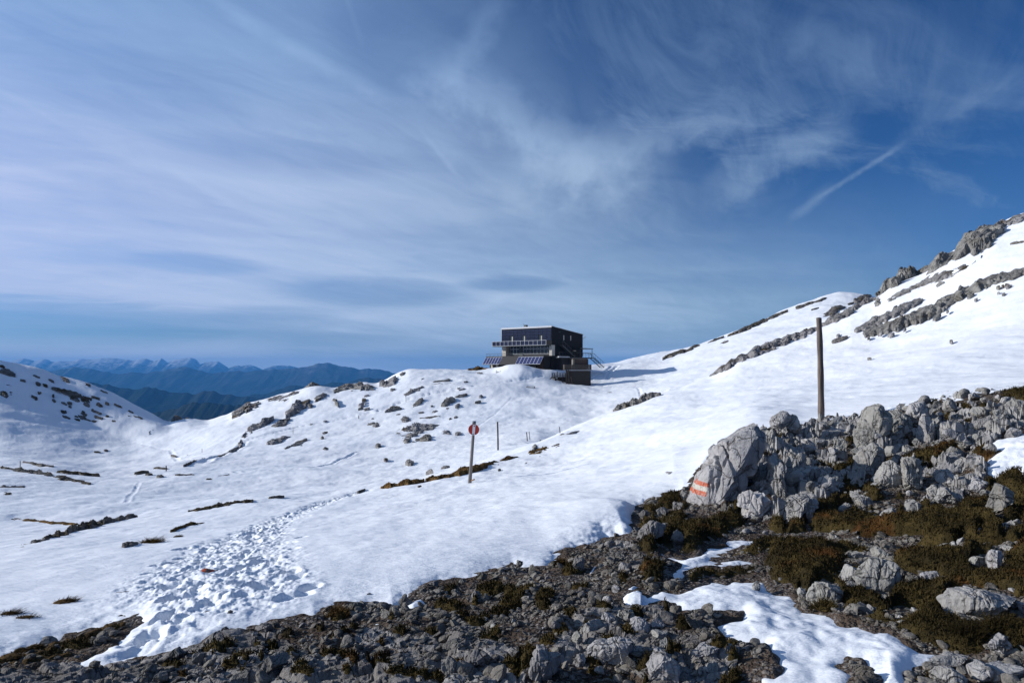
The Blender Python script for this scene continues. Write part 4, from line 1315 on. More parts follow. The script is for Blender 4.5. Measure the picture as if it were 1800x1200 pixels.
def rock_from_outline(name, poly, mat, seed, depth=None, thick=0.85, sub=4, planes=13, rough=0.03, grooves=0.0, sink=0.12, boxy=0.62, back=0.12, cut=(0.54, 0.88)):
    """boulder whose face towards the viewer has the traced outline; it has its own distance, size and depth"""
    P2 = np.array(poly, float)
    R = np.random.default_rng(seed)
    w = P2[:, 0].max() - P2[:, 0].min(); hgt = P2[:, 1].max() - P2[:, 1].min()
    cx = 0.5 * (P2[:, 0].max() + P2[:, 0].min()); by = P2[:, 1].max()
    if depth is None:
        g = hit(cx, by - 0.15 * hgt)
        d0 = g[1]
        depth = d0 + back * w * d0 / F
    k = depth / F
    # polygon in metres, centred
    cpt = np.array([P2[:, 0].mean(), P2[:, 1].mean()])
    A = (P2 - cpt) * k; A[:, 1] *= -1
    low = A[:, 1] < 0
    A[low, 1] *= 1 + sink
    V, Fc = ICO[sub]
    th = np.arctan2(V[:, 2], V[:, 0])
    # radius of the outline along each direction
    r = np.zeros(len(V))
    ct, st = np.cos(th), np.sin(th)
    B = np.roll(A, -1, axis=0)
    for (ax, ay), (bx, by2) in zip(A, B):
        ex, ey = bx - ax, by2 - ay
        den = ct * ey - st * ex
        den = np.where(np.abs(den) < 1e-9, 1e-9, den)
        tt = (ax * ey - ay * ex) / den
        uu = (ax * st - ay * ct) / den
        hitm = (tt > 0) & (uu >= -1e-6) & (uu <= 1 + 1e-6)
        r = np.where(hitm, np.maximum(r, tt), r)
    r = np.where(r <= 0, np.median(r[r > 0]) if (r > 0).any() else 0.1, r)
    rho = np.sqrt(V[:, 0] ** 2 + V[:, 2] ** 2) ** boxy
    W, Hh = w * k, hgt * k
    T = 0.5 * thick * min(W, Hh * 1.25) + 0.08 * max(W, Hh)
    yy = np.sign(V[:, 1]) * np.abs(V[:, 1]) ** 0.8 * T
    P = np.stack([r * rho * ct, yy, r * rho * st], 1)
    size = math.sqrt(W * Hh)
    # broken facets
    for j in range(planes):
        n = R.normal(size=3); n[1] = -abs(n[1]) * 1.0 - 0.25 if j % 3 else abs(n[1]); n /= np.linalg.norm(n)
        sup = (P @ n).max()
        d = P @ n - sup * R.uniform(*cut)
        P = P - np.maximum(d, 0)[:, None] * n * 0.97
    nrm = V / np.linalg.norm(V, axis=1)[:, None]
    # relief of a fixed physical size plus relief in proportion to the rock
    q = P / size
    dz = rough * size * fbm3(q * 2.2 + seed * 1.7, 4, seed, 0.55) - 0.9 * rough * size * np.abs(fbm3(q * 3.1 + seed, 2, seed + 5))
    dz = dz + 0.012 * fbm3(P * 6.0 + seed, 4, seed + 3, 0.6)
    # fracture: blocks set back against each other along joints that stand steep
    jw = 0.10 * fbm3(q * 2.0 + 3.3, 2, seed + 21)[:, None]
    e1, e2, er = cells3(q * np.array([2.6, 2.2, 1.5]) + jw * 4 + seed * 0.37, seed + 22)
    dz = dz + 0.055 * size * (er - 0.62) - 0.028 * size * sstep(e2 - e1, 0.14, 0.0)
    if grooves:
        gx = P[:, 0] / (0.16 * size) + 0.5 * fbm3(q * 1.5, 2, seed + 8)
        gz = P[:, 2] / (0.9 * size) + 0.35 * P[:, 0] / size
        dz = dz - grooves * size * sstep(np.abs(pn2(gx, gz, seed + 11)), 0.22, 0.0) + grooves * 0.5 * size * pn2(gx * 0.7 + 9, gz, seed + 13)
    P = P + nrm * dz[:, None]
    loc = np.array([(cpt[0] - 900) * k, depth, EYE - (cpt[1] - HZ) * k])
    me = mesh_arrays(name, P, Fc, False)
    return obj(name, me, mat, None, tuple(loc))




def build_rocks():
    # painted waymark: two orange-red bars with a white one between, brushed on the rock face
    def local_bar(x0, x1, z0, z1, lean=0.25):
        def f(t, c, col):
            co = t.node('ShaderNodeTexCoord').outputs['Object']
            sp = t.node('ShaderNodeSeparateXYZ'); t.put(sp.inputs[0], co)
            n = t.mul(t.sub(t.noise(co, 30.0, 3, 0.6), 0.5), 0.045)
            X = t.sub(sp.outputs[0], t.mul(sp.outputs[2], lean))
            def win(v, a, b):
                v = t.add(v, n)
                return t.mul(t.ramp(v, a - 0.006, a + 0.006), t.ramp(v, b + 0.006, b - 0.006))
            wear = t.ramp(t.noise(co, 34.0, 5, 0.7), 0.36, 0.52)
            front = t.ramp(sp.outputs[1], 0.35, 0.2)
            return t.mix(t.mul(t.mul(t.mul(win(X, x0, x1), win(sp.outputs[2], z0, z1)), wear), front), c, col)
        return f

    big = BIG_ROCK
    bp = np.array(big); c = bp.mean(axis=0)
    g = hit(0.5 * (bp[:, 0].max() + bp[:, 0].min()), 880)
    dep = g[1] + 0.25
    k = dep / F
    def lp(px, py): return ((px - c[0]) * k, (c[1] - py) * k)
    lean = 0.34
    def bar(px0, px1, py0, py1):
        (xa, zt), (xb, zb_) = lp(px0, py0), lp(px1, py1)
        zm = 0.5 * (zt + zb_)
        return local_bar(xa - lean * zm, xb - lean * zm, zb_, zt, lean)
    red = (0.47, 0.115, 0.055); white = (0.50, 0.475, 0.41)
    m_mark = mat_rock('waymarked_limestone', (0.35, 0.345, 0.34), (0.21, 0.21, 0.215), 0.9,
                      paint=[(red, bar(1223, 1237, 843, 851)), (white, bar(1221, 1235, 851, 858.5)), (red, bar(1218.5, 1232.5, 858.5, 866.5))])
    o = rock_from_outline('painted_boulder', big, m_mark, 4, dep, 0.75, 5, 12, 0.035, 0.05, 0.12, 0.6, cut=(0.74, 0.95))
    tag(o, 'tall pale boulder with a red and white waymark painted on its left edge', 'boulder')

    L = ROCKS
    gr1, gr2 = 'rocks of the rocky bank', 'rocks on the gravel ground'
    for i, (s, label, kw) in enumerate(L):
        P = poly_xy(s)
        if max(p[0] for p in P) > 1320 and min(p[1] for p in P) < 1000:
            m0 = np.mean([p[0] for p in P]); m1 = max(p[1] for p in P)
            P = [((p[0] - m0) * 1.12 + m0, (p[1] - m1) * 1.12 + m1 + 1) for p in P]
        mx = np.mean([p[0] for p in P]); my = np.mean([p[1] for p in P])
        bank = mx > 1200 and not (mx < 1290 and my > 1050)
        kw = dict(kw)
        sub = kw.pop('sub', 5 if max(p[0] for p in P) - min(p[0] for p in P) > 34 else 4)
        mat = M_ROCK if bank else (M_ROCK_DARK if mx < 1000 or my < 1000 else M_ROCK)
        o = rock_from_outline('rock', P, mat, 100 + i, kw.pop('depth', None), kw.pop('thick', 0.85), sub, kw.pop('planes', 8) + 9, 0.022, kw.pop('grooves', 0.018), 0.16, cut=(0.60, 0.88) if sub == 5 and label else (0.50, 0.86))
        if label:
            tag(o, label, 'rock', gr1 if bank else gr2)
        else:
            tag(o, 'plain angular grey limestone rock among its neighbours on the mossy bank' if bank else 'plain grey limestone rock half sunk in the gravel', 'rock', gr1 if bank else gr2)

    # smaller stones filling the bank and the gravel
    RR = np.random.default_rng(33)
    T = [stone_template(500 + k, 3, RR.uniform(0.6, 0.95), 10, 0.05) for k in range(14)]
    meshes = []
    for k, (v, f) in enumerate(T):
        for m in (M_ROCK, M_ROCK_DARK):
            me = mesh_arrays('stone', v, f, False); me.materials.append(m); meshes.append(me)
    zone_bank = [(1240, 800), (1330, 750), (1440, 742), (1560, 722), (1720, 690), (1815, 684), (1815, 900), (1700, 870), (1600, 880), (1480, 870), (1420, 930), (1340, 920), (1300, 880), (1330, 830)]
    zone_low = [(1240, 910), (1480, 900), (1620, 930), (1815, 930), (1815, 1140), (1700, 1130), (1600, 1110), (1480, 1070), (1420, 1000), (1280, 930)]
    zone_grav = [(420, 1120), (600, 1080), (760, 1040), (900, 1005), (1060, 960), (1180, 900), (1230, 900), (1200, 990), (1130, 1040), (1060, 1060), (1250, 1130), (1330, 1195), (200, 1195)]
    taken = [(np.mean([p[0] for p in poly_xy(s)]), np.mean([p[1] for p in poly_xy(s)]), max(abs(p[0] - q[0]) for p in poly_xy(s) for q in poly_xy(s)) * 0.5) for s, _, _ in L]
    taken.append((1270, 830, 60))
    def inside(zone, x, y): return poly_sd(np.array([x]), np.array([y]), zone)[0] > 0
    jobs = [(zone_bank, 112, (9, 30), gr1, 'small grey stone wedged between the bigger rocks of the bank', 0),
            (zone_low, 105, (7, 24), 'stones scattered on the mossy slope', 'small pale stone scattered on the brown mossy slope', 0),
            (zone_grav, 70, (5, 17), 'stones scattered on the gravel', 'small dark grey stone lying loose on the gravel', 1)]
    for zone, n, (w0, w1), group, label, dark in jobs:
        z = np.array(zone); k = 0; guard = 0
        while k < n and guard < 6000:
            guard += 1
            qx = RR.uniform(z[:, 0].min(), z[:, 0].max()); qy = RR.uniform(z[:, 1].min(), z[:, 1].max())
            if not inside(zone, qx, qy) or any((qx - a) ** 2 + ((qy - b) * 1.2) ** 2 < (c * 0.72 + 2) ** 2 for a, b, c in taken):
                continue
            g = hit(qx, qy)
            if g[1] > 17 or snow_s(np.array([g[0]]), np.array([g[1]]), np.array([g[2]]))[0] > -0.03:
                continue
            w = w0 * (w1 / w0) ** (RR.random() ** 1.6)
            sz = 0.5 * w * g[1] / F
            zz = float(ground_z(np.array([g[0]]), np.array([g[1]]))[0])
            me = meshes[2 * RR.integers(0, len(T)) + (1 if dark and RR.random() < 0.6 else 0)]
            o = obj('rock' if zone is zone_low else 'stone', me, None, None, (g[0], g[1] + sz * 0.3, zz + sz * (0.55 if zone is zone_bank else 0.35)))
            tall = 1.35 if zone is zone_bank else 0.95
            o.scale = (sz * RR.uniform(.8, 1.2), sz * RR.uniform(.8, 1.2), sz * tall * RR.uniform(.8, 1.3))
            o.rotation_euler = (RR.normal() * .4, RR.normal() * .4, RR.uniform(0, 6.28))
            tag(o, label, 'stone', group)
            taken.append((qx, qy, w * 0.45)); k += 1


def build_red_stone():
    """flat stone with faded red paint lying in the trodden snow"""
    P = poly_xy("341 1013 351 1008 357 1004 366 1003 374 1005 381 1007 390 1009 382 1013 370 1012 360 1012 350 1015")
    g = hit(365, 1010)
    k = g[1] / F
    def bar(x0, x1):
        def f(t, c, col):
            co = t.node('ShaderNodeTexCoord').outputs['Object']
            sp = t.node('ShaderNodeSeparateXYZ'); t.put(sp.inputs[0], co)
            n = t.mul(t.sub(t.noise(co, 30.0, 3, 0.6), 0.5), 0.03)
            v = t.add(sp.outputs[0], n)
            return t.mix(t.mul(t.ramp(v, x0 - .008, x0 + .008), t.ramp(v, x1 + .008, x1 - .008)), c, col)
        return f
    cx = np.mean([p[0] for p in P])
    m = mat_rock('red_marked_stone', (0.17, 0.165, 0.165), (0.10, 0.095, 0.095), 3.0, paint=[((0.42, 0.085, 0.035), bar((355.5 - cx) * k, (364 - cx) * k)), ((0.20, 0.035, 0.025), bar((371 - cx) * k, (379 - cx) * k))])
    o = rock_from_outline('stone', P, m, 77, g[1] + 0.1, 0.8, 4, 4, 0.03)
    o.location.z += 0.03
    tag(o, 'flat dark stone with two red paint marks lying in the trodden snow', 'stone')


# ------------------------------------------------------------------ rock outcrops and turf patches that break the snow further off
def outcrop(pts, hpx, mat, seed, name='rock_outcrop', wide=1.5, jag=1.0, bl=1.05, lift=0.10):
    """craggy rib along a line on the land; it rises hpx (photo pixels) above the snow"""
    hpx = hpx * (1.15 if seed < 1300 else 1.35)
    P = np.array(pts, float)
    if len(P) == 1:
        P = np.array([P[0] - [hpx * 0.8, 0], P[0] + [hpx * 0.8, 0]])
    L = np.concatenate([[0], np.cumsum(np.hypot(*np.diff(P, axis=0).T))])
    n = int(np.clip(L[-1] / 0.9, 22, 260)); m = 45
    sq = np.linspace(0, 1, n)
    qx = np.interp(sq * L[-1], L, P[:, 0]); qy = np.interp(sq * L[-1], L, P[:, 1])
    ctr = np.array([hit(a, b + 0.15 * hpx) for a, b in zip(qx, qy)])
    # keep the line continuous in depth
    dep = gsm(ctr[:, 1], 3)
    ctr[:, 0] = (qx - 900) / F * dep; ctr[:, 1] = dep
    k = dep / F
    hm = float(np.mean(hpx * k))
    # how far the land itself climbs in the picture for every metre of depth
    def row(dd): return HZ - F * (zb((qx - 900) / F * dd, dd) - EYE) / dd
    rp = np.clip(gsm((row(dep - hm) - row(dep + hm)) / (2 * hm), 3), 0.0, None)
    wd = np.clip(0.42 * hpx / np.maximum(rp, 1e-3), 0.7 * hm * wide, 2.6 * hm * wide)
    need = np.clip(hpx - 1.6 * wd * rp, 0.17 * hpx, hpx)
    taper = (0.30 + 0.70 * np.sin(np.pi * np.clip(sq * 0.94 + 0.03, 0, 1)) ** 0.55)
    wob = 0.78 + 0.85 * pn2(qx / 15.0, np.zeros(n) + seed * 3.7, seed)
    h = need * k * taper * np.maximum(wob, 0.12)
    wd = wd * taper * (1.05 + 0.5 * pn2(qx / 11.0 + 5, np.zeros(n) + seed * 1.7, seed))
    tq = np.linspace(-1, 1, m)
    X = ctr[:, 0][:, None] * (1 + (tq[None] * wd[:, None]) / dep[:, None]); Y = dep[:, None] + tq[None] * wd[:, None]
    sc = max(hm, 0.12)
    X = X + 0.35 * sc * pn2(X / sc / 1.3, Y / sc / 1.3, seed + 4); Y = Y + 0.35 * sc * pn2(X / sc / 1.3 + 7, Y / sc / 1.3, seed + 5)
    prof = (1 - np.abs(tq) ** 2.6)[None] * np.ones((n, 1))
    wx = X + 0.25 * sc * fbm2(X / sc, Y / sc, 2, seed + 6); wy = Y + 0.25 * sc * fbm2(X / sc + 5, Y / sc, 2, seed + 8)
    blk = blocks(wx / sc / 1.25, wy / sc / 0.95, seed + 1, 1.2) * (0.45 + 0.5 * pn2(X / sc / 3.0, Y / sc / 3.0, seed + 12)) + blocks(wx / sc / 0.42, wy / sc / 0.36, seed + 2) * 0.42 + 0.15 * fbm2(X / sc / 0.25, Y / sc / 0.25, 2, seed + 13)
    patch = 0.95 * fbm2(X / sc / 2.4, Y / sc / 2.4, 2, seed + 3) + 0.60 * fbm2(X / sc / 0.55, Y / sc / 0.55, 3, seed + 9)
    mask = prof * 1.05 + 0.85 * jag * patch - 0.40
    Z = zb(X.ravel(), Y.ravel()).reshape(X.shape) + lift
    rise = h[:, None] * np.where(mask > 0, np.minimum(1, mask * 2.2) * (1.25 - 0.86 * bl + bl * blk), mask * 1.2)
    edge = 0.3 * hm + 0.12
    rise[:, 0] = rise[:, -1] = -edge
    rise[0] = np.minimum(rise[0], -edge); rise[-1] = np.minimum(rise[-1], -edge)
    Z = Z + rise
    o0 = ctr.mean(axis=0)
    V = np.stack([X - o0[0], Y - o0[1], Z - o0[2]], 2).reshape(-1, 3)
    me = mesh_arrays(name, V, grid_faces(n, m), False)
    return obj(name, me, mat, None, tuple(o0))


def gsm(a, r):
    k = np.ones(2 * r + 1) / (2 * r + 1)
    return np.convolve(np.pad(a, r, mode='edge'), k, mode='valid')


def build_outcrops():
    def run(rows_, mat, label, group, cat='rock outcrop', name='rock_outcrop', seed0=0, wide=1.5, jag=1.0, bl=1.05):
        for i, r in enumerate(rows_):
            pts, h = r[0], r[1]
            own = r[2] if len(r) > 2 and isinstance(r[2], str) else None
            o = outcrop(pts, h, mat, seed0 + i * 7, name, wide, jag, bl)
            tag(o, own or label, cat, group)
    left = [([(0, 650), (28, 658)], 7, 'dark rock band at the top of the left snow slope'), ([(0, 692), (22, 690)], 13, 'dark rock lump on the left frame edge of the snow slope'), ([(105, 685), (142, 695)], 6), ([(90, 681), (110, 686)], 4), ([(107, 662), (123, 670)], 5, 'dark rock rib breaking the skyline of the left snow slope'), ([(150, 674), (160, 679)], 4),
            ([(160, 697), (176, 702)], 4), ([(107, 723), (117, 725)], 4), ([(143, 728), (153, 730)], 5), ([(140, 735), (149, 736)], 3), ([(160, 740), (170, 742)], 3), ([(233, 731), (253, 738)], 4), ([(193, 751), (205, 754)], 3), ([(213, 758), (230, 760), (247, 763)], 4, 'long dark rock streak at the foot of the left snow slope'),
            ([(165, 794), (178, 795)], 3), ([(183, 792), (190, 792)], 2.5), ([(118, 708), (127, 710)], 3), ([(66, 690), (72, 691)], 3), ([(92, 703), (98, 705)], 3), ([(35, 668), (45, 670)], 3), ([(186, 731), (192, 732)], 2.5), ([(125, 690), (150, 700)], 3), ([(58, 660), (70, 664)], 2.5), ([(75, 676), (84, 679)], 2.5), ([(200, 710), (215, 717)], 2.5), ([(225, 722), (235, 727)], 2.5), ([(176, 686), (190, 692)], 2.5), ([(60, 700), (66, 702)], 2.5), ([(120, 715), (126, 716)], 2.5)]
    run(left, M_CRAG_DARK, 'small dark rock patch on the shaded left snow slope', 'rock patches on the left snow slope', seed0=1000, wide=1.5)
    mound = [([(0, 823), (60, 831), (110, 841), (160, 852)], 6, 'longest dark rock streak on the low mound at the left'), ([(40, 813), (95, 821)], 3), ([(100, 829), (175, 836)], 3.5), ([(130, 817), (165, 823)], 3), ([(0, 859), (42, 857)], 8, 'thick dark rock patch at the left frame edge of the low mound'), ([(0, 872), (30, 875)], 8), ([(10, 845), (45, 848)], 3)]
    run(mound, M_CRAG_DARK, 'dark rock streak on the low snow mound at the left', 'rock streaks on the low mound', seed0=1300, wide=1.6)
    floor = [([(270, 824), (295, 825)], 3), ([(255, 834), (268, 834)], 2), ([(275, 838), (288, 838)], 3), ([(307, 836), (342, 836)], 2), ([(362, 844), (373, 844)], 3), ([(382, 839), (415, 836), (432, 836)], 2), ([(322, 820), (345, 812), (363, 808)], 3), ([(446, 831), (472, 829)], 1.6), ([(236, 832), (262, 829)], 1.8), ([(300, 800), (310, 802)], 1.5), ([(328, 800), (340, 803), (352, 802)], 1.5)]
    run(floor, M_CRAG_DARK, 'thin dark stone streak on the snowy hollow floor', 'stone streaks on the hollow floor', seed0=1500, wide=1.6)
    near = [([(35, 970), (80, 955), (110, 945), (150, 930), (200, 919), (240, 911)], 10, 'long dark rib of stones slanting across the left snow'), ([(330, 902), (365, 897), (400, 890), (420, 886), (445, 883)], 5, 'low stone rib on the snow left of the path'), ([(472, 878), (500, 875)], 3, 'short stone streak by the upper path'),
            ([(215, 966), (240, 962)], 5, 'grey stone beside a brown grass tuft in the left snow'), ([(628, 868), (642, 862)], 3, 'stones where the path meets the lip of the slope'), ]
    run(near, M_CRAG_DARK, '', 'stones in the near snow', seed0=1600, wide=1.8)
    turf = [([(0, 919), (30, 916), (60, 919), (90, 923), (135, 925)], 4, 'brown turf streak along a snow roll at the left frame edge'), ([(300, 940), (330, 930), (358, 926)], 5, 'brown turf patch left of the upper path'), ([(670, 859), (700, 855), (730, 850), (746, 846)], 7, 'wide brown turf strip left of the sign post'), ([(748, 846), (770, 842), (800, 835), (830, 828), (850, 823), (880, 813), (910, 805)], 7, 'long dark turf strip behind the sign post'),
            ([(930, 798), (960, 792), (1000, 784), (1040, 779)], 9, 'dark turf strip with a round stone right of the sign post'), ([(822, 650), (862, 648)], 3, 'brown bare earth left of the hut terrace')]
    run(turf, M_TURF, '', 'turf strips in the snow', 'turf patch', 'turf_patch', 1800, 1.7, 0.8)
    for i, (pts, h, label) in enumerate([([(45, 1158), (90, 1140), (135, 1122)], 13, 'brown turf covering the left half of the stony island in the lower left snow'), ([(125, 1130), (170, 1112), (222, 1094)], 10, 'brown turf covering the upper right end of the stony island'), ([(20, 1168), (70, 1160), (120, 1150)], 10, 'low brown turf along the lower edge of the stony island')]):
        tag(outcrop(pts, h, M_TURF, 1900 + i * 7, 'turf_patch', 1.8, 1.0, 0.6, 0.015), label, 'turf patch', 'turf strips in the snow')
    ridge = [([(258, 766), (270, 755), (280, 748)], 9, 'dark rock at the lowest end of the middle ridge'), ([(300, 741), (318, 736), (332, 735)], 5, 'rock knob capping the low left end of the middle ridge'), ([(378, 808), (400, 798), (420, 786)], 6, 'dark rock tongue running down to the hollow floor'), ([(420, 783), (430, 767), (445, 753), (465, 741), (478, 733)], 13, 'tall dark rock rib climbing the middle ridge'), ([(480, 750), (497, 742), (508, 736)], 12, 'dark rock clump right of the tall rib'),
             ([(408, 729), (430, 716), (455, 708)], 10, 'grey rocks on the skyline left part of the middle ridge'), ([(470, 703), (500, 695), (530, 690)], 9, 'long grey rock band under the middle ridge skyline'), ([(503, 726), (520, 715), (545, 703)], 12, 'slanting grey rock rib below the middle ridge skyline'), ([(552, 702), (575, 695)], 9), ([(585, 688), (605, 680), (630, 676), (658, 682)], 11, 'pale domed rock on the middle of the ridge skyline'), ([(535, 678), (567, 677)], 4), ([(586, 701), (594, 711)], 6), ([(468, 763), (476, 757)], 10), ([(470, 780), (490, 772), (512, 766)], 7, 'dark rocks beside the ridge trail'), ([(500, 790), (515, 783), (540, 772)], 5), ([(537, 747), (550, 748)], 6), ([(568, 790), (581, 785)], 7),
             ([(640, 720), (650, 718)], 3.5), ([(679, 722), (705, 717)], 8, 'low wide rock above the ridge trail'), ([(668, 674), (685, 670), (700, 663)], 11, 'bright rock face under the snow hump left of the hut'), ([(703, 658), (712, 655)], 4), ([(710, 695), (725, 688), (745, 681)], 7), ([(760, 672), (792, 668)], 3.5), ([(758, 677), (800, 675)], 4), ([(725, 714), (735, 708), (745, 703)], 7), ([(775, 710), (790, 705), (800, 700)], 11, 'forked dark rock clump below the hut slope'), ([(800, 698), (822, 693)], 3), ([(800, 715), (808, 713)], 7), ([(737, 736), (775, 732)], 2.2),
             ([(708, 756), (735, 752), (770, 748)], 14, 'widest grey rock outcrop in the middle of the slope'), ([(705, 768), (733, 765)], 9, 'rocks directly below the widest outcrop'), ([(700, 765)], 6), ([(715, 775)], 5), ([(748, 771)], 9), ([(785, 760)], 7), ([(805, 762)], 5), ([(645, 746), (667, 747)], 6), ([(711, 738)], 7), ([(665, 783)], 4), ([(720, 814)], 6), ([(678, 808)], 3), ([(632, 799)], 2.5), ([(838, 656), (848, 656)], 2), ([(815, 672), (823, 671)], 2), ([(740, 668), (750, 665)], 2.5), ([(768, 781)], 4), ([(790, 775)], 2.5), ([(655, 795), (665, 794)], 2), ([(545, 712)], 3.5), ([(640, 702)], 3.5), ([(805, 663), (818, 661)], 2)]
    run(ridge, M_CRAG, 'small grey rock patch on the snowy slope of the middle ridge', 'rock patches on the middle ridge', seed0=2000, wide=1.8, bl=0.7)
    right = [([(1055, 697), (1070, 693), (1083, 690)], 5, 'small brown rock patch in the snow below the hut shed'), ([(1078, 727), (1100, 718), (1130, 706), (1160, 695)], 14, 'smooth pale grey rock whaleback below the hut'), ([(1035, 747), (1060, 738), (1075, 731)], 3, 'thin dark rock line leading to the grey whaleback'), ([(948, 776), (953, 775)], 3), ([(963, 773), (968, 772)], 3.5), ([(982, 768), (1000, 765), (1018, 759)], 3.5, 'row of small stones on the lip of the slope'), ([(755, 834)], 6), ([(775, 824), (790, 822)], 4), ([(936, 790), (944, 789)], 10, 'round grey stone at the left end of a turf strip'), ([(1176, 838)], 4, 'lone small stone in the snow left of the painted boulder'),
             ([(1250, 660), (1275, 646), (1300, 631), (1330, 617), (1360, 605), (1400, 590), (1440, 575)], 10, 'long dark rock rib along the lower crest of the right slope'), ([(1440, 573), (1480, 554), (1520, 534), (1545, 524)], 10, 'rock rib behind the top of the tall pole'), ([(1538, 533), (1546, 532)], 13, 'small dark rock tower at the foot of the skyline crag'),
             ([(1540, 520), (1570, 500), (1605, 480), (1635, 470)], 13, 'lower grey shoulder of the skyline crag'), ([(1632, 470), (1665, 452), (1700, 432), (1735, 412), (1766, 397)], 30, 'massive pale skyline crag at the upper right'), ([(1735, 404), (1770, 389), (1806, 375)], 9, 'thin rock comb on the highest skyline at the right'), ([(1562, 528), (1590, 513), (1620, 500), (1660, 485), (1700, 469), (1718, 458)], 13, 'rock rib parallel below the skyline crag'), ([(1645, 503), (1659, 498)], 5), ([(1505, 579), (1540, 563), (1580, 546), (1620, 527)], 11, 'broken upper rock band on the right snow slope'), ([(1520, 584), (1570, 569), (1620, 551), (1660, 531), (1700, 510), (1745, 491), (1790, 479), (1812, 472)], 15, 'long lower rock band on the right snow slope'), ([(1462, 601), (1490, 592)], 4), ([(1770, 503)], 4), ([(1755, 506)], 3), ([(1775, 430), (1802, 425)], 3), ([(1528, 632)], 3), ([(1672, 601)], 2.5), ([(1560, 590), (1572, 587)], 3), ([(1640, 560), (1655, 553)], 4), ([(1700, 523), (1712, 518)], 4)]
    run(right, M_CRAG, 'small lone stone in the snow of the right slope', 'rocks on the right snow slope', seed0=3000, wide=1.7, jag=0.75, bl=0.5)
    RS = np.random.default_rng(64)
    def scatter(zone, n, sl, h0, h1, lmax):
        z = np.array(zone, float); out = []
        while len(out) < n:
            qx = RS.uniform(z[:, 0].min(), z[:, 0].max()); qy = RS.uniform(z[:, 1].min(), z[:, 1].max())
            if poly_sd(np.array([qx]), np.array([qy]), zone)[0] < 2:
                continue
            ln = 2 + lmax * RS.random() ** 2
            out.append(([(qx - ln, qy - sl * ln), (qx + ln, qy + sl * ln)], RS.uniform(h0, h1)))
        return out
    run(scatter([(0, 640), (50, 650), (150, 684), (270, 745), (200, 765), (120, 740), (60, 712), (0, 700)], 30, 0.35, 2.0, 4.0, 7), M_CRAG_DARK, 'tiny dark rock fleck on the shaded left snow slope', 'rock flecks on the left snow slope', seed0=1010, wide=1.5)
    run(scatter([(640, 690), (700, 672), (830, 675), (860, 700), (800, 770), (720, 800), (640, 770), (520, 800), (480, 790), (560, 730)], 34, -0.2, 1.6, 3.6, 4), M_CRAG, 'tiny grey stone on the snowy slope of the middle ridge', 'tiny stones on the middle ridge', seed0=5000, wide=1.5)
    run(scatter([(1460, 590), (1600, 545), (1800, 490), (1800, 520), (1640, 575), (1500, 605)], 18, -0.35, 1.8, 3.4, 3), M_CRAG, 'tiny grey stone below the rock bands of the right slope', 'tiny stones on the right slope', seed0=5600, wide=1.5)
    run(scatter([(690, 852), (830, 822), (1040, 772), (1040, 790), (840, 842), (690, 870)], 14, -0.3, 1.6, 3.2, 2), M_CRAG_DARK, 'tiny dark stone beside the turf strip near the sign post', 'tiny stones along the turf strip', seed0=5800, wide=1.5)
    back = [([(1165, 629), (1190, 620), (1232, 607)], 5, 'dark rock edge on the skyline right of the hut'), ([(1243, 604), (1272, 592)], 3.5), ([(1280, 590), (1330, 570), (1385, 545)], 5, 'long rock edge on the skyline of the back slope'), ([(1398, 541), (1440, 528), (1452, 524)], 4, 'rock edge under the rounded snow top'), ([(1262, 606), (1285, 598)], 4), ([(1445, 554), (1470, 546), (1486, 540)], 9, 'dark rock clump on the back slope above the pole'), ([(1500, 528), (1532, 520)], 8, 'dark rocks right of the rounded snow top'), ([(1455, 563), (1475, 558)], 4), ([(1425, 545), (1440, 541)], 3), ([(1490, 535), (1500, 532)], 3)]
    run(back, M_CRAG_DARK, 'small dark rock patch on the back slope', 'rocks on the back slope', seed0=4000, wide=1.8, bl=0.6)


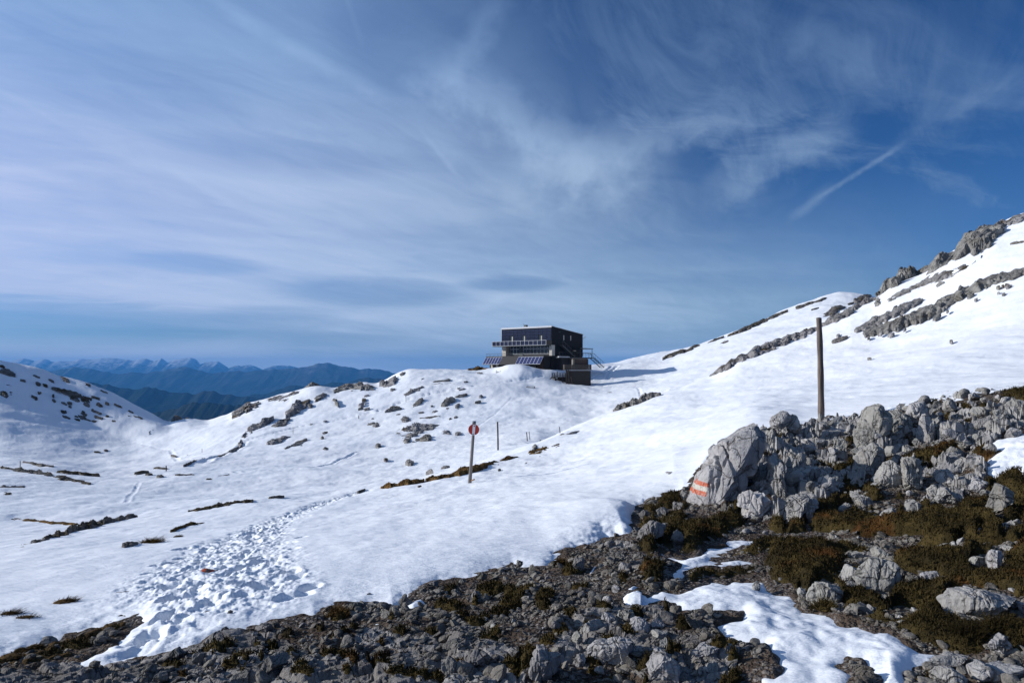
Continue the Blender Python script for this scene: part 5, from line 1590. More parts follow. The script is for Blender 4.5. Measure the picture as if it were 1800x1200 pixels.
def build_tufts():
    """dry grass tufts: many thin bent blades from one root"""
    spots = [(262, 960, 36, 15, 'large brown grass tuft in the left snow above the path'), (240, 962, 16, 7, 'small brown grass tuft left of the large one'), (310, 948, 14, 6, 'tiny brown grass tuft right of the large one'), (113, 1067, 44, 14, 'brown grass tuft alone in the lower left snow'), (138, 1062, 10, 4, 'tiny grass tuft beside the lone brown tuft'),
             (14, 1090, 36, 16, 'dark grass tuft on the left frame edge'), (40, 1096, 34, 12, 'brown grass tuft right of the dark one on the frame edge'), (18, 1164, 40, 12, 'low grass tuft at the lower left corner'), (1700, 1128, 56, 30, 'long haired brown grass tuft below the big flat slab'), (1755, 1112, 50, 26, 'green brown grass tuft right below the big flat slab'),
             (1620, 1105, 34, 22, 'green brown tuft on pebbles left of the big flat slab'), (1450, 1072, 40, 16, 'dark grass tuft in front of the split rock'), (1500, 1062, 34, 16, 'dark grass tuft right of the split rock'), (60, 1146, 22, 10, 'brown grass tuft at the left end of the turf island'), (35, 1152, 20, 10, 'rusty grass tuft left of the turf island'),
             (596, 1084, 40, 15, 'dark red brown tussock on the snow edge'), (985, 993, 18, 8, 'brown tussock on the snow edge below the lip')]
    for i, (px, py, w, h, label) in enumerate(spots):
        g = hit(px, py)
        k = g[1] / F
        z0 = float(zb(g[0], g[1])) + (0.035 if px < 320 else 0.02)
        R = np.random.default_rng(700 + i)
        n = 900
        a = R.random(n) * 2 * math.pi; r = np.sqrt(R.random(n)) * 0.40 * (1 + 0.35 * np.sin(3 * a + i) + 0.2 * np.sin(7 * a))
        P = np.stack([np.cos(a) * r * w * k, np.sin(a) * r * w * k * 0.9, -0.01 + 0 * a], 1)
        P[:, 2] += (0.16 - r * r) * h * k * 1.6
        N = P.copy(); N[:, 2] = 0; N /= (0.4 * w * k)
        L_ = h * k * (0.55 + 0.75 * R.random(n) ** 2)
        Vb, qb = blades(P, N * 1.1, L_, 0.0026 * (g[1] / 6) + 0 * a, 800 + i, 0.95)
        if px < 320:
            Vb[:, 0] += 0.7 * np.maximum(Vb[:, 2], 0); Vb[:, 2] = Vb[:, 2] * 0.8 - 0.01
        V0, F0 = ICO[3]
        B = V0 * np.array([w * k * 0.42, w * k * 0.40, h * k * 0.42]); B = B * (1 + 0.18 * fbm3(V0 * 2 + i, 3, i))[:, None]
        q0 = np.concatenate([F0, F0[:, 2:3]], 1)
        tri = mesh_arrays('grass_tuft', Vb, qb, True)
        o = obj('grass_tuft', tri, M_TURF if i not in (8, 9, 10, 11, 12) else M_MOSS, None, (g[0], g[1], z0))
        tag(o, label, 'grass tuft', 'grass tufts')
        core = obj('root_cushion', mesh_arrays('root_cushion', B, F0, True), M_TURF if i not in (8, 9, 10, 11, 12) else M_MOSS, o)

# ------------------------------------------------------------------ poles, sign
M_WOOD = mat_simple('weathered_wood', (0.115, 0.092, 0.078), 0.85, 0, 0.45, 6.0, 0.012, (6, 6, 0.5))
M_WOOD_DARK = mat_simple('dark_wood', (0.050, 0.042, 0.038), 0.85, 0, 0.4, 6.0, 0.01, (6, 6, 0.5))
M_WOOD_GREY = mat_simple('grey_post_wood', (0.17, 0.155, 0.145), 0.85, 0, 0.4, 8.0, 0.01, (8, 8, 0.5))


def round_pole(h, r0, r1, seed, n=14, m=26, bend=0.0):
    """slightly crooked tapering stake, split top"""
    zs = np.linspace(-0.35, h, m)
    V = []
    for i, z in enumerate(zs):
        f = max(0, z / h)
        r = r0 + (r1 - r0) * f
        cx = bend * math.sin(f * 3.0); cy = 0.3 * bend * math.sin(f * 4.1 + 1)
        for k in range(n):
            t = 2 * math.pi * k / n
            rr = r * (1 + 0.07 * math.sin(3 * t + seed) + 0.05 * math.sin(9.0 * z + 2 * t))
            V.append((cx + rr * math.cos(t), cy + rr * math.sin(t), z + (0.012 * math.cos(t + seed) if i == m - 1 else 0)))
    V.append((V[-1][0] - r1, V[-1][1], h + 0.004))
    Fq = []
    for i in range(m - 1):
        for k in range(n):
            a = i * n + k; b = i * n + (k + 1) % n
            Fq.append((a, b, b + n, a + n))
    top = (m - 1) * n
    c = len(V) - 1
    V[c] = (sum(V[top + k][0] for k in range(n)) / n, sum(V[top + k][1] for k in range(n)) / n, h + 0.006)
    me = bpy.data.meshes.new('pole')
    me.from_pydata(V, [], Fq + [(top + k, top + (k + 1) % n, c) for k in range(n)])
    for p in me.polygons:
        p.use_smooth = len(p.vertices) == 4
    return me


def build_poles():
    g = hit(1443, 741, 10)
    d = g[1]
    base = np.array([(1443.5 - 900) / F * d, d, EYE - d * (741 - HZ) / F])
    top = np.array([(1439 - 900) / F * d, d, EYE - d * (559 - HZ) / F])
    H = float(top[2] - base[2])
    o = obj('wooden_pole', round_pole(H, 0.066, 0.055, 2, bend=0.012), M_WOOD, None, tuple(base))
    o.rotation_euler = (0, math.atan2(top[0] - base[0], H), 0)
    tag(o, 'tall bare wooden pole standing behind the rocky crest', 'pole')
    # snow stakes further off: (base px, base row, top px, top row, distance or None, width px, label)
    st = [(875.5, 793, 874.5, 741, 58.5, 3.0, 'dark snow stake standing right of the red disc sign'), (927, 779, 925.5, 759, 72, 1.7, 'thicker stake of the far pair right of the dark snow stake'), (931.5, 777, 930, 758, 74, 1.1, 'thinner stake of the far pair right of the dark snow stake'),
          (984.5, 766, 983.5, 750, 55, 1.5, 'short stake at the end of the small stones on the lip'), (35, 823, 35.5, 810, None, 1.0, 'thin stake on the low mound at the left'), (292, 828, 292, 818, None, 2.0, 'thick short stake on the hollow floor'), (355, 797, 355, 788, None, 0.8, 'left one of two thin stakes at the ridge foot'),
          (515, 766, 515, 751, None, 0.8, 'thin stake on the lower end of the ridge trail'), (630.5, 737, 630.5, 730, None, 1.4, 'short stake halfway up the ridge trail'), (713.5, 707, 713.5, 696, None, 0.8, 'thin stake high above the ridge trail')]
    for i, (bx, by, tx, ty, dd, w, label) in enumerate(st):
        if dd is None:
            dd = hit(bx, by, 20)[1]
        b = np.array([(bx - 900) / F * dd, dd, EYE - dd * (by - HZ) / F]); t = np.array([(tx - 900) / F * dd, dd, EYE - dd * (ty - HZ) / F])
        H = float(t[2] - b[2])
        r = max(0.5 * w * dd / F, 0.03)
        o = obj('snow_stake', round_pole(H, r, r * .92, i, 10, 8, 0.01), M_WOOD_DARK, None, tuple(b))
        o.rotation_euler = (0, math.atan2(t[0] - b[0], H), 0)
        tag(o, label, 'stake', 'snow stakes')


def build_sign():
    d = 27.0
    k = d / F
    at = lambda px, py, dy=0: np.array([(px - 900) * k, d + dy, EYE - (py - HZ) * k])
    base = at(825.5, 853); top = at(833.5, 740)
    root = empty('sign_post', tuple(base))
    tag(root, 'leaning grey post with a red disc and white vertical bar', 'sign post')
    ax = top - base
    rel = lambda p: tuple(np.array(p) - base)
    MB().bar(rel(base - 0.3 * ax / np.linalg.norm(ax)), rel(top), 0.070, 12, 0.052).build('post', M_WOOD_GREY, root, True)
    red = mat_simple('red_sign_paint', (0.40, 0.030, 0.016), 0.45, 0, 0.12, 5.0)
    whi = mat_simple('white_sign_paint', (0.72, 0.72, 0.72), 0.5, 0, 0.1, 5.0)
    dark = mat_simple('dark_bolt_metal', (0.09, 0.10, 0.12), 0.5, 0.4, 0.1)
    c = np.array(rel(at(833.0, 754.5, -0.075)))
    V = []; Fc = []
    n = 44; R = 9.6 * k
    for dy in (0.0, 0.008):
        for i in range(n):
            t = 2 * math.pi * i / n
            V.append((c[0] + R * math.cos(t), c[1] + dy, c[2] + R * math.sin(t)))
    Fc.append(tuple(range(n))); Fc.append(tuple(reversed(range(n, 2 * n))))
    for i in range(n):
        j = (i + 1) % n
        Fc.append((i, n + i, n + j, j))
    me = bpy.data.meshes.new('disc'); me.from_pydata(V, [], Fc); me.update()
    obj('disc', me, red, root)
    b = MB()
    w = 2.3 * k
    lx = 0.035
    b.hexa([(c[0] - w - lx * .5, c[1] - .012, c[2] - R * 1.02), (c[0] + w - lx * .5, c[1] - .012, c[2] - R * 1.02), (c[0] + w - lx * .5, c[1] - .003, c[2] - R * 1.02), (c[0] - w - lx * .5, c[1] - .003, c[2] - R * 1.02),
            (c[0] - w + lx * .5, c[1] - .012, c[2] + R * .93), (c[0] + w + lx * .5, c[1] - .012, c[2] + R * .93), (c[0] + w + lx * .5, c[1] - .003, c[2] + R * .93), (c[0] - w + lx * .5, c[1] - .003, c[2] + R * .93)])
    b.build('white_bar', whi, root)
    for z in (-0.86, 0.66):
        p = (c[0] + 0.03 * z, c[1] - .014, c[2] + z * R)
        MB().bar(p, (p[0], p[1] - 0.02, p[2]), 0.022, 8).build('bolt', dark, root)
    cap = np.array(rel(top))
    MB().bar(cap - np.array([0, 0, 0.11]), cap + np.array([0, 0, 0.004]), 0.068, 12).build('post_cap', dark, root, True)
    orange = mat_simple('orange_timber', (0.34, 0.17, 0.075), 0.8, 0, 0.3, 20.0, 0.0, (1, 1, 5))
    for (px0, py0, px1, py1, r) in ((826.5, 845, 834.5, 841, 1.3), (826.5, 853, 835, 848.5, 1.6)):
        MB().bar(rel(at(px0, py0, -0.02)), rel(at(px1, py1, -0.12)), r * k, 8, r * k * 0.8).build('timber_peg', orange, root, True)


# ------------------------------------------------------------------ the hut
def build_hut():
    Fi = math.radians(40.0)
    d0 = 158.0
    X0 = (970.0 - 900.0) / F * d0
    root = empty('mountain_hut', (X0, d0, 0.0), 0.0)
    # local axes: +x runs to the left along the front wall, +y runs back along the side wall
    ax = (-math.cos(Fi), math.sin(Fi)); ay = (math.sin(Fi), math.cos(Fi))
    from mathutils import Matrix
    # mirror-free frame: x' = right along the front (towards the corner), so the front spans x' in [-L, 0]
    root.rotation_euler = (0, 0, math.atan2(-ax[1], -ax[0]))
    tag(root, 'dark modern mountain hut clad in solar panels on the snowy rise', 'mountain hut')
    L, D = 14.1, 11.6
    zt, zr = 10.9, 9.55          # roof height at the front and at the back
    z2, z1, z0 = 7.0, 4.72, 0.6
    pv = mat_simple('dark_solar_cladding', (0.009, 0.012, 0.032), 0.16, 0.0, 0.35, 1.2, 0, (1, 1, 1.6), 0.5)
    clad = mat_simple('black_cladding', (0.007, 0.009, 0.013), 0.6, 0, 0.35, 1.0, 0, (1, 1, 3.0), 0.08)
    conc = mat_simple('pale_concrete', (0.42, 0.40, 0.36), 0.85, 0, 0.12, 1.5)
    conc_d = mat_simple('dark_concrete', (0.035, 0.037, 0.042), 0.85, 0, 0.15, 1.5)
    white = mat_simple('white_frame_metal', (0.36, 0.38, 0.42), 0.5, 0.1, 0.08)
    glass = mat_simple('hut_window_glass', (0.020, 0.030, 0.036), 0.08, 0, 0.2, 0.6, 0, (1, 1, 1), 0.6)
    steel = mat_simple('dark_steel', (0.045, 0.055, 0.062), 0.5, 0.5, 0.1)
    plank = mat_simple('hut_dark_planks', (0.022, 0.020, 0.021), 0.85, 0, 0.4, 3.0, 0, (6, 6, 0.6))
    grey_slope = mat_simple('grey_deck_boards', (0.042, 0.041, 0.041), 0.85, 0, 0.35, 3.0, 0, (6, 6, 0.6))
    snow = M_SNOW
    # upper storey: one wedge shaped block
    b = MB()
    b.hexa([(-L, 0, z2), (0, 0, z2), (0, D, z2), (-L, D, z2), (-L, 0, zt), (0, 0, zt), (0, D, zr), (-L, D, zr)])
    b.build('upper_wall', clad, root)
    # solar cladding on the front: panels in rows with fine joints
    b = MB()
    nx, nz = 12, 4
    for i in range(nx):
        for j in range(nz):
            x0 = -L + 0.12 + i * (L - 0.24) / nx; x1 = x0 + (L - 0.24) / nx - 0.05
            za = z2 + 1.0 + j * (zt - z2 - 1.0 - 0.32) / nz; zb_ = za + (zt - z2 - 1.0 - 0.32) / nz - 0.05
            if j <= 1 and i in (2, 5, 9):
                continue
            b.box(x0, x1, -0.06, -0.003, za, zb_)
    b.build('solar_facade', pv, root)
    for xw in (-L + 3.1, -L + 6.6, -L + 11.3):
        f = MB().box(xw - 0.62, xw + 0.62, -0.03, -0.003, z2 + 0.9, z2 + 2.15).build('window', glass, root)
        MB().box(xw - 0.08, xw + 0.18, -0.09, -0.033, z2 + 0.9, z2 + 2.05).build('shutter', conc, f)
    # roof edge: thin snow covered sheet with a bright rim
    b = MB()
    b.hexa([(-L - 0.12, -0.14, zt + 0.005), (0.10, -0.14, zt + 0.005), (0.10, D + 0.14, zr + 0.005), (-L - 0.12, D + 0.14, zr + 0.005), (-L - 0.12, -0.14, zt + 0.12), (0.10, -0.14, zt + 0.12), (0.10, D + 0.14, zr + 0.12), (-L - 0.12, D + 0.14, zr + 0.12)])
    roof = b.build('roof', steel, root)
    MB().box(-L - 0.13, 0.06, -0.19, -0.143, zt - 0.16, zt + 0.17).build('roof_rim', white, roof)
    MB().hexa([(-L, -0.05, zt + .123), (-.05, -.05, zt + .123), (-.05, D, zr + .123), (-L, D, zr + .123), (-L, 0.0, zt + .2), (-.05, 0.0, zt + .2), (-.05, D, zr + .2), (-L, D, zr + .2)]).build('roof_snow', snow, roof)
    MB().box(-L + 5.4, -L + 6.0, 1.2, 1.9, zt - 0.1, zt + 0.75).build('chimney', steel, roof)
    MB().bar((-L + 5.2, 1.5, zt), (-L + 5.2, 1.5, zt + 1.1), 0.03).build('antenna', steel, roof)
    MB().box(-L - 0.10, -L - 0.003, -0.10, 0.02, z2, zt - 0.17).build('corner_trim', white, root)
    # middle storey, set back under the balcony
    b = MB().box(-L + 0.02, -0.02, 1.1, D - 0.02, z1, z2 - 0.003)
    b.build('middle_wall', conc_d, root)
    b = MB().box(-L, -L + 1.15, 0.02, 1.097, z1, z2 - 0.003)
    b.build('left_pier', conc, root)
    b = MB().box(-0.72, 0.0, 0.02, 1.097, z1, z2 - 0.003)
    b.build('right_pier', conc, root)
    f = MB().box(-L + 1.6, -0.9, 1.03, 1.097, z1 + 0.5, z2 - 0.1).build('window_band', glass, root)
    fr = MB()
    for i in range(13):
        x = -L + 1.6 + i * (L - 2.5) / 12
        fr.box(x - 0.045, x + 0.045, 0.97, 1.027, z1 + 0.5, z2 - 0.1)
    fr.box(-L + 1.6, -0.9, 0.965, 1.02, z1 + 1.50, z1 + 1.62)
    fr.box(-L + 1.6, -0.9, 0.965, 1.02, z1 + 0.42, z1 + 0.5)
    fr.build('window_frame', white, f)
    MB().box(-L + 4.3, -L + 5.4, 0.9, 0.955, z1 + 0.05, z2 - 0.5).build('terrace_door', steel, root)
    # balcony with framed solar panels as its railing
    bl = MB().box(-L - 1.5, -0.25, -1.55, -0.004, z2 - 0.16, z2 - 0.004).build('balcony', steel, root)
    n = 13
    x0, x1 = -L - 1.45, -0.30
    for i in range(n):
        a = x0 + (x1 - x0) * i / n + 0.07; c = x0 + (x1 - x0) * (i + 1) / n - 0.07
        p = MB().box(a, c, -1.60, -1.56, z2 + 0.02, z2 + 0.94).build('railing_panel', pv, bl)
    rf = MB()
    rf.box(x0 - 0.05, x1 + 0.05, -1.655, -1.605, z2 + 0.94, z2 + 1.0); rf.box(x0 - 0.05, x1 + 0.05, -1.655, -1.605, z2 - 0.04, z2 + 0.02)
    for i in range(n + 1):
        x = x0 + (x1 - x0) * i / n
        rf.box(x - 0.03, x + 0.03, -1.66, -1.602, z2 + 0.021, z2 + 0.939)
    rf.build('railing_frame', white, bl)
    MB().box(x0 - 0.06, x0 - 0.01, -1.55, -0.02, z2 - 0.0, z2 + 0.95).build('railing_end', white, bl)
    # base storey
    b = MB().box(-L + 0.05, -0.05, 0.3, D - 0.05, z0 - 1.5, z1 - 0.003)
    b.build('base_wall', plank, root)
    # terrace in front with sloped solar arrays below its edge
    xa, xb = -L - 2.4, -0.15
    MB().box(xa, xb, -2.7, 0.29, z1 - 0.28, z1 - 0.02).build('terrace', grey_slope, root)
    zc, zd, ya, yb = z1 - 0.26, z1 - 1.88, -2.72, -3.95
    tot = xb - xa

    def slope_pt(x, f, off=0.0):
        y = ya + (yb - ya) * f; z = zc + (zd - zc) * f
        nrm = (0, zd - zc, -(yb - ya)); q = math.hypot(nrm[1], nrm[2])
        return (x, y + off * (nrm[1] / q), z + off * (-nrm[2] / q) * -1)

    def slab(mb, xl, xr, f0, f1, o0, o1):
        mb.hexa([slope_pt(xl, f0, o0), slope_pt(xr, f0, o0), slope_pt(xr, f1, o0), slope_pt(xl, f1, o0), slope_pt(xl, f0, o1), slope_pt(xr, f0, o1), slope_pt(xr, f1, o1), slope_pt(xl, f1, o1)])
    mid0, mid1 = xa + tot * 0.30, xa + tot * 0.585
    sk = MB(); slab(sk, xa + 0.05, xb - 0.02, 0.0, 1.0, -0.10, 0.0); sk.build('terrace_apron', grey_slope, root)
    bluepv = mat_simple('blue_solar_panel', (0.030, 0.036, 0.105), 0.25, 0.0, 0.2, 2.0, 0, (1, 1, 1), 0.55)
    for (xl, xr, n) in ((xa, mid0, 6), (mid1, xb, 7)):
        arr = MB(); slab(arr, xl, xr, 0.0, 1.0, 0.004, 0.03)
        fr = arr.build('solar_array', white, root)
        for i in range(n):
            a = xl + (xr - xl) * i / n + 0.09; c = xl + (xr - xl) * (i + 1) / n - 0.06
            pnl = MB(); slab(pnl, a, c, 0.05, 0.95, 0.034, 0.05); pnl.build('solar_panel', bluepv, fr)
    # terrace railing, supports and the dark room below
    rl = MB()
    for i in range(15):
        x = xa + tot * i / 14
        rl.bar((x, -2.62, z1 - 0.02), (x, -2.62, z1 + 0.55), 0.025)
    rl.bar((xa, -2.62, z1 + 0.55), (xb, -2.62, z1 + 0.55), 0.035)
    for i in range(3):
        rl.bar((xa, -2.62, z1 + 0.1 + 0.14 * i), (xb, -2.62, z1 + 0.1 + 0.14 * i), 0.012, 4)
    rl.build('terrace_railing', steel, root)
    MB().box(xa + 0.6, xb - 0.4, -2.1, 0.297, z0 - 1.5, z1 - 0.29).build('terrace_room', plank, root)
    for x in (xa + 1.2, xa + 2.7):
        MB().box(x, x + 0.5, -2.35, -2.103, z0 - 1.5, z1 - 0.5).build('terrace_column', conc, root)
    MB().box(mid1, xb - 2.6, -2.16, -2.103, z0 + 0.3, z1 - 2.3).build('plinth_sheet', conc, root)
    MB().box(xb - 2.2, xb - 0.5, -2.16, -2.103, z0 - 0.8, z1 - 0.9).build('cellar_door', mat_simple('brown_door', (0.055, 0.035, 0.025), 0.8), root)
    # right side: two slot windows, lower band, walkway, stairs, porch
    for y in (4.3, 6.9):
        MB().box(0.003, 0.05, y - 0.14, y + 0.14, z2 + 1.15, z2 + 2.2).build('slot_window', conc, root)
    MB().box(0.003, 0.06, 2.4, 3.0, z2 + 2.75, z2 + 2.9).build('wall_vent', steel, root)
    MB().box(0.003, 0.06, 7.9, 8.9, z1 + 1.1, z1 + 1.28).build('wall_lamp_strip', conc, root)
    MB().box(-0.015, 0.02, 1.1, D, z1 + 0.0, z2 - 0.005).build('side_wall_panel', clad, root)
    wk = MB().box(0.022, 1.5, 0.6, D + 1.4, z1 - 0.55, z1 - 0.30).build('side_walkway', steel, root)
    MB().box(1.0, 1.45, 0.7, 4.5, z1 - 0.297, z1 - 0.18).build('walkway_snow', snow, wk)
    rl = MB()
    for y in np.linspace(0.7, D + 1.3, 12):
        rl.bar((1.45, y, z1 - 0.3), (1.45, y, z1 + 0.7), 0.025)
    rl.bar((1.45, 0.7, z1 + 0.7), (1.45, D + 1.3, z1 + 0.7), 0.035)
    rl.bar((1.45, 0.7, z1 + 0.2), (1.45, D + 1.3, z1 + 0.2), 0.02)
    rl.build('walkway_railing', steel, wk)
    for y in (1.6, 4.6, 7.6, 10.6):
        MB().box(1.2, 1.42, y - 0.1, y + 0.1, z0 - 1.5, z1 - 0.553).build('walkway_post', plank, wk)
    MB().box(-0.02, 0.95, 1.2, D, z0 - 1.5, z1 - 0.56).build('side_plinth', plank, root)
    # outer stair up the side wall
    st = MB()
    st.hexa([(0.1, 2.7, z2 - 0.15), (0.9, 2.7, z2 - 0.15), (0.9, 7.2, z1 - 0.25), (0.1, 7.2, z1 - 0.25), (0.1, 2.7, z2 + 0.05), (0.9, 2.7, z2 + 0.05), (0.9, 7.2, z1 - 0.05), (0.1, 7.2, z1 - 0.05)])
    st.bar((0.95, 2.7, z2 + 0.95), (0.95, 7.2, z1 + 0.85), 0.035)
    for f in np.linspace(0, 1, 6):
        y = 2.7 + 4.5 * f; z = z2 + (z1 - 0.2 - z2) * f
        st.bar((0.95, y, z), (0.95, y, z + 0.95), 0.02)
    st.build('outer_stair', mat_simple('stair_steel', (0.085, 0.09, 0.095), 0.5, 0.4, 0.1), root)
    # porch roof and the steel stair running down behind the corner
    pr = MB().box(-0.3, 2.2, D - 4.2, D + 0.9, z2 - 0.68, z2 - 0.52).build('porch_roof', steel, root)
    MB().bar((2.05, D + 0.7, z1 - 0.5), (2.05, D + 0.7, z2 - 0.68), 0.07, 8).build('porch_post', steel, pr)
    MB().bar((2.05, D - 4.0, z1 - 0.5), (2.05, D - 4.0, z2 - 0.68), 0.07, 8).build('porch_post', steel, pr)
    s2 = MB()
    s2.box(0.2, 2.2, D - 1.0, D + 1.35, z1 - 0.5, z1 - 0.34)
    P0, P1 = (2.2, z1 - 0.42), (4.9, 2.2)
    for y in (D - 0.4, D + 1.2):
        s2.bar((P0[0], y, P0[1]), (P1[0], y, P1[1]), 0.09, 6)
        s2.bar((P0[0], y, P0[1] + 1.05), (P1[0], y, P1[1] + 1.05), 0.04, 6)
        s2.bar((0.2, y, P0[1] + 1.05), (P0[0], y, P0[1] + 1.05), 0.04, 6)
        for f in np.linspace(0, 1, 7):
            x = P0[0] + (P1[0] - P0[0]) * f; z = P0[1] + (P1[1] - P0[1]) * f
            s2.bar((x, y, z), (x, y, z + 1.05), 0.022, 5)
    for f in np.linspace(0.05, 1, 12):
        x = P0[0] + (P1[0] - P0[0]) * f; z = P0[1] + (P1[1] - P0[1]) * f
        s2.box(x - 0.13, x + 0.13, D - 0.4, D + 1.2, z - 0.02, z + 0.02)
    s2.build('back_stair', steel, root)
    # cable lift arm at the upper back corner
    MB().bar((0.0, D, zr - 0.9), (0.7, D + 0.3, zr - 0.4), 0.04).build('wall_arm', steel, root)


def build_shed():
    """plank built store with a water tank on top and a small loading deck at its left"""
    d = 147.0
    k = d / F
    at = lambda px, py, dy=0.0: ((px - 900) * k * (1 + dy / d), d + dy, EYE - (py - HZ) * (d + dy) / F)
    o = at(1016, 674)
    root = empty('plank_shed', o)
    tag(root, 'low dark plank shed with a tank on top in front of the hut', 'shed')
    m1 = mat_simple('shed_planks', (0.034, 0.028, 0.026), 0.88, 0, 0.4, 4.0, 0.0, (5, 5, 0.6))
    m2 = mat_simple('shed_board_band', (0.062, 0.052, 0.045), 0.88, 0, 0.35, 4.0, 0.0, (5, 5, 0.6))
    m3 = mat_simple('tank_boards', (0.075, 0.055, 0.046), 0.88, 0, 0.3, 4.0, 0.0, (5, 5, 0.6))
    pale = mat_simple('tank_end', (0.26, 0.235, 0.19), 0.85, 0, 0.2, 4.0)
    px = lambda a: (a - 1016) * k
    pz = lambda a: (674 - a) * k
    b = MB().box(px(1000), px(1038.5), 0.0, 3.4, -1.2, pz(650.5)); b.build('plank_wall', m1, root)
    b = MB().box(px(996), px(999.7), 0.05, 3.0, -1.2, pz(650)); b.build('side_board', m2, root)
    for i, x in enumerate((994.5, 998.5)):
        MB().box(px(x), px(x) + 0.2, -0.32, -0.12, -1.2, pz(650)).build('corner_post', m2, root)
    par = MB()
    n = 22
    x0, x1 = px(992.0), px(1039.6)
    for i in range(n):
        a = x0 + (x1 - x0) * i / n
        par.box(a + 0.015, a + (x1 - x0) / n - 0.015, -0.2, -0.12, pz(649.5), pz(640.6) + 0.05 * math.sin(i * 2.7))
    par.box(x0, x1, -0.115, 3.5, pz(650.3), pz(648.6))
    par.box(x1 - 0.06, x1, -0.11, 3.5, pz(648.5), pz(640.5)); par.box(x0, x0 + 0.06, -0.11, 3.5, pz(648.5), pz(640.5))
    p = par.build('parapet', m2, root)
    MB().box(x0, x1, -0.19, -0.1, pz(650.9), pz(650.4)).build('snow_line', M_SNOW, p)
    # tank: upright half round staves
    tk = MB()
    a0, a1 = px(1008), px(1034)
    for i in range(14):
        a = a0 + (a1 - a0) * i / 14
        tk.box(a + 0.01, a + (a1 - a0) / 14 - 0.01, 0.9 - 0.25 * math.sin(math.pi * (i + .5) / 14), 2.8, pz(648), pz(631.5))
    t = tk.build('tank', m3, root)
    MB().box(a0 - 0.12, a0 + 0.25, 0.72, 2.7, pz(648), pz(630.5)).build('tank_end', pale, t)
    MB().box(a1 - 0.25, a1 + 0.1, 0.72, 2.7, pz(648), pz(630.8)).build('tank_end', m2, t)
    MB().hexa([(a0 - .2, .6, pz(631.4)), (a1 + .1, .6, pz(631.4)), (a1 + .1, 2.8, pz(631.4)), (a0 - .2, 2.8, pz(631.4)), (a0 + .15, .9, pz(628.6)), (a1 - .3, 1.0, pz(629.6)), (a1 - .3, 2.5, pz(629.6)), (a0 + .15, 2.5, pz(628.6))]).build('tank_lid', m2, t)
    # loading deck with railings, legs, struts
    dk = MB()
    dk.box(px(969.5), px(996), 0.3, 2.2, pz(663.4), pz(662.2))
    for x in (970, 974.5, 979, 984, 989, 993):
        dk.box(px(x), px(x) + 0.15, 0.3, 0.42, pz(663), pz(655.2 - (2.5 if x == 979 else 0)))
    for z in (656.0, 658.6, 661):
        dk.box(px(969.5), px(996), 0.24, 0.297, pz(z) - 0.07, pz(z) + 0.07)
    deck = dk.build('loading_deck', m2, root)
    for (xa, ya_, xb, yb_) in ((970.5, 663, 957, 674.5), (975.5, 662, 977, 673), (976, 664, 980, 674), (988, 663, 990, 674)):
        MB().bar((px(xa), 0.35, pz(ya_)), (px(xb), 0.1, pz(yb_) - 0.1), 0.10, 6).build('deck_strut', m1, deck)
    MB().box(px(981), px(996), 0.9, 2.0, -1.0, pz(663.5)).build('deck_store', m1, root)
    MB().bar((px(1003), -0.2, -0.3), (px(997), -0.3, pz(652)), 0.09, 6).build('leaning_plank', m2, root)
    MB().bar((px(1006), -0.3, -0.3), (px(1003.5), -0.05, pz(662)), 0.13, 6).build('leaning_plank', m3, root)


def build_small_things():
    g = hit(933, 683, 60)
    d = g[1]; k = d / F
    px = lambda a: (a - 933) * k
    z = lambda a: EYE - (a - HZ) * k - float(g[2])
    m = M_WOOD_DARK
    root = empty('wooden_bench', tuple(g))
    tag(root, 'low wooden trestle bench in the snow left of the shed', 'bench')
    MB().box(px(925.5), px(940.5), -0.2, 0.25, z(679.6), z(678.8)).build('seat', m, root)
    MB().box(px(924), px(942), -0.16, 0.1, z(683.2), z(682.3)).build('foot_rail', m, root)
    for a in (926, 940):
        MB().box(px(a) - 0.06, px(a) + 0.06, -0.1, 0.1, z(686), z(679.65)).build('leg', m, root)
    g = hit(876, 655, 60)
    d = g[1]; k = d / F
    root = empty('stake_fence', tuple(g))
    tag(root, 'tiny broken stake fence on the snow mound in front of the hut', 'fence')
    for a, t in ((872.3, 650.5), (874, 652.5), (876.5, 653.2), (879.2, 651.8)):
        MB().bar(((a - 876) * k, 0, -0.4), ((a - 876) * k, 0, (655.3 - t) * k), 0.045, 6).build('fence_stake', m, root)
    MB().bar((-3.7 * k, 0, 0.8 * k), (3.4 * k, 0, 1.2 * k), 0.035, 6).build('fence_rail', m, root)


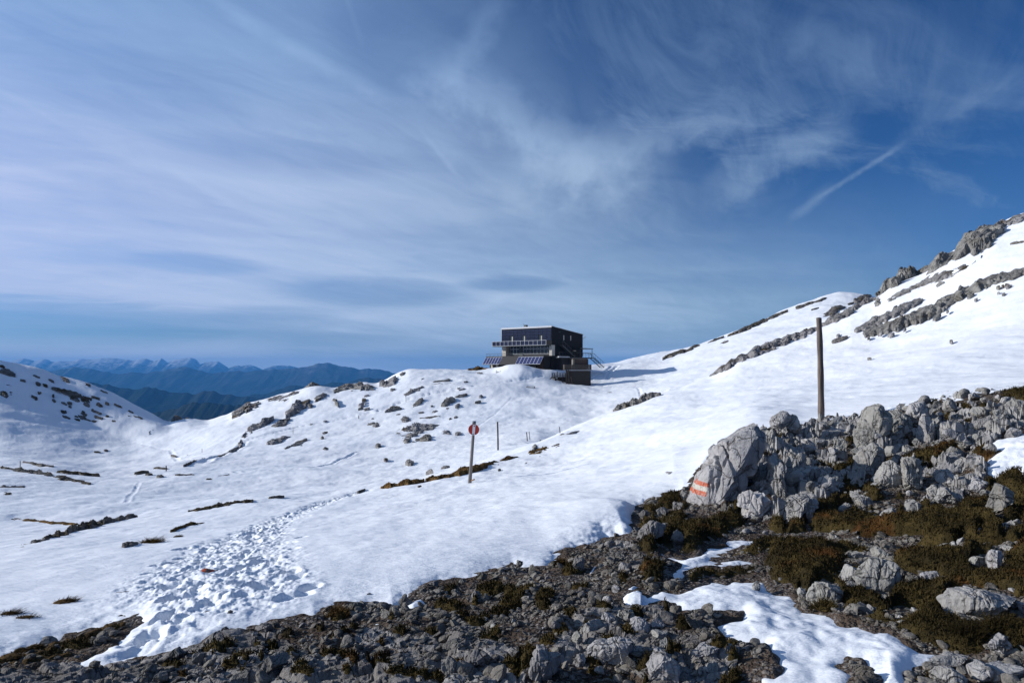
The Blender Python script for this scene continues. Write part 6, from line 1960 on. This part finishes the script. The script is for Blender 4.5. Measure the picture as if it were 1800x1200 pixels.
# ------------------------------------------------------------------ distant ranges and the valley floor
def mountain(name, label, line, D, spread, mat, seed, relief, x0=-300, x1=2100, base=-1180.0, step=2.0, back=1.0):
    """a real range: crest line at distance D, spurs running down towards the viewer and away"""
    L = np.array(line, float)
    px = np.arange(x0, x1 + .1, step)
    crest = np.interp(px, L[:, 0], L[:, 1])
    xs = (px - 900) / F * D
    fine = fbm2(xs / (D * 0.018), np.zeros_like(xs) + seed, 4, seed) * relief * 0.16
    zc = EYE + D * (HZ - crest) / F + fine
    t = np.concatenate([-np.linspace(1, 0, 46) ** 1.2, (np.linspace(0, 1, 10)[1:])])
    X = np.repeat(xs[None], len(t), 0); T = np.repeat(t[:, None], len(px), 1)
    Y = D + T * spread * np.where(T < 0, 1.0, back)
    X = X * (Y / D) ** 0.3
    fall = np.abs(T) ** 0.85
    Z = zc[None] * (1 - fall) + base * fall
    rg = ridge2(X / (D * 0.055) + 0.35 * pn2(X / (D * .05), Y / (D * .05), seed + 7), Y / (spread * 0.9), 4, seed + 1, 0.55)
    Z = Z + 0.65 * rg * relief * np.minimum(1, np.abs(T) * 5) * (1 - fall ** 3)
    # never rise over the crest line as seen from the hut side
    lim = EYE + (zc[None] - EYE) * (Y / D) + np.where(T == 0, 0, -6.0)
    Z = np.where(T <= 0, np.minimum(Z, lim), Z)
    V = np.stack([X, Y, Z], 2).reshape(-1, 3)
    me = mesh_arrays(name, V, grid_faces(len(t), len(px)))
    tag(obj(name, me, mat), label, None, None, 'structure')


def build_ranges():
    f1 = mat_mountain('forest_hill', (0.014, 0.024, 0.018), (0.028, 0.034, 0.032), 0, 0)
    f2 = mat_mountain('far_forest_hill', (0.018, 0.028, 0.024), (0.035, 0.040, 0.040), 60.0, 0.10)
    f3 = mat_mountain('snowy_range', (0.030, 0.036, 0.030), (0.09, 0.09, 0.09), 190.0, 0.62)
    mountain('hills', 'nearest dark wooded hill in the valley', [(-300, 800), (60, 780), (150, 735), (215, 722), (250, 728), (290, 722), (325, 713), (345, 706), (370, 709), (420, 712), (470, 716), (540, 730), (640, 760), (800, 800), (1400, 830)], 5200, 2300, f1, 3, 120, -200, 1300, -900)
    mountain('hills', 'second wooded ridge of the valley', [(-300, 700), (60, 660), (150, 672), (200, 678), (235, 685), (262, 680), (285, 686), (312, 690), (338, 693), (357, 686), (378, 690), (430, 697), (480, 701), (540, 706), (700, 720), (1000, 750), (1400, 780)], 8200, 2600, f1, 5, 150, -200, 1300, -950)
    mountain('hills', 'wooded ridge behind the middle ridge', [(-300, 760), (200, 740), (330, 715), (420, 700), (470, 690), (510, 679), (545, 677), (600, 672), (625, 668), (650, 663), (668, 666), (690, 674), (740, 690), (900, 720), (1400, 780)], 10500, 2800, f1, 8, 160, -200, 1300, -1000)
    mountain('mountains', 'broad blue range across the horizon', [(-300, 655), (0, 660), (60, 652), (100, 650), (130, 645), (165, 650), (200, 656), (250, 655), (285, 652), (310, 647), (328, 644), (350, 652), (375, 656), (400, 652), (430, 654), (460, 650), (500, 648), (535, 645), (555, 640), (570, 638), (584, 638), (600, 645), (618, 646), (640, 648), (665, 649), (690, 655), (720, 658), (760, 660), (820, 648), (835, 645), (850, 648), (900, 656), (1100, 668), (1600, 680), (2100, 690)], 17000, 4200, f2, 11, 190, -300, 2100, -1050)
    mountain('mountains', 'far snow dusted range on the horizon', [(-300, 640), (0, 640), (28, 632), (42, 630), (60, 634), (78, 631), (92, 634), (120, 635), (140, 632), (170, 630), (200, 629), (215, 631), (230, 633), (250, 631), (270, 634), (284, 630), (296, 637), (308, 631), (322, 630), (336, 629), (346, 632), (352, 640), (364, 636), (384, 635), (392, 640), (402, 647), (412, 643), (440, 642), (452, 645), (462, 649), (480, 643), (510, 642), (525, 647), (560, 652), (640, 652), (700, 656), (900, 662), (2100, 680)], 27000, 5000, f3, 17, 230, -300, 2100, -1050)
    gnd = mat_mountain('valley_ground', (0.022, 0.030, 0.020), (0.05, 0.05, 0.042), 0, 0)
    n = 40
    xs = np.linspace(-34000, 34000, n); ys = np.linspace(-3000, 32000, n)
    Y, X = np.meshgrid(ys, xs, indexing='ij')
    V = np.stack([X, Y, -1195 + 0 * X], 2).reshape(-1, 3)
    tag(obj('valley_ground', mesh_arrays('valley_ground', V, grid_faces(n, n)), gnd), 'valley floor far below', None, None, 'structure')


def build_haze():
    m = bpy.data.materials.new('haze'); m.use_nodes = True
    t = NT(m.node_tree)
    for n in list(t.n):
        t.n.remove(n)
    out = t.node('ShaderNodeOutputMaterial')
    v = t.node('ShaderNodeVolumePrincipled')
    v.inputs['Color'].default_value = (0.10, 0.41, 0.95, 1)
    v.inputs['Density'].default_value = 4.0e-5
    v.inputs['Anisotropy'].default_value = 0.0
    t.l.new(v.outputs[0], out.inputs['Volume'])
    o = MB().box(-35500, 35500, -3500, 32500, -1300, 500).build('haze', m)
    tag(o, 'thin blue air lying over the valleys', None, None, 'stuff')


build_ranges()
build_snow()
build_ground()
mx, my, mm = build_moss()
build_gravel(mx, my, mm)
build_rocks()
build_red_stone()
build_outcrops()
build_tufts()
build_poles()
build_sign()
build_hut()
build_shed()
build_small_things()
build_haze()
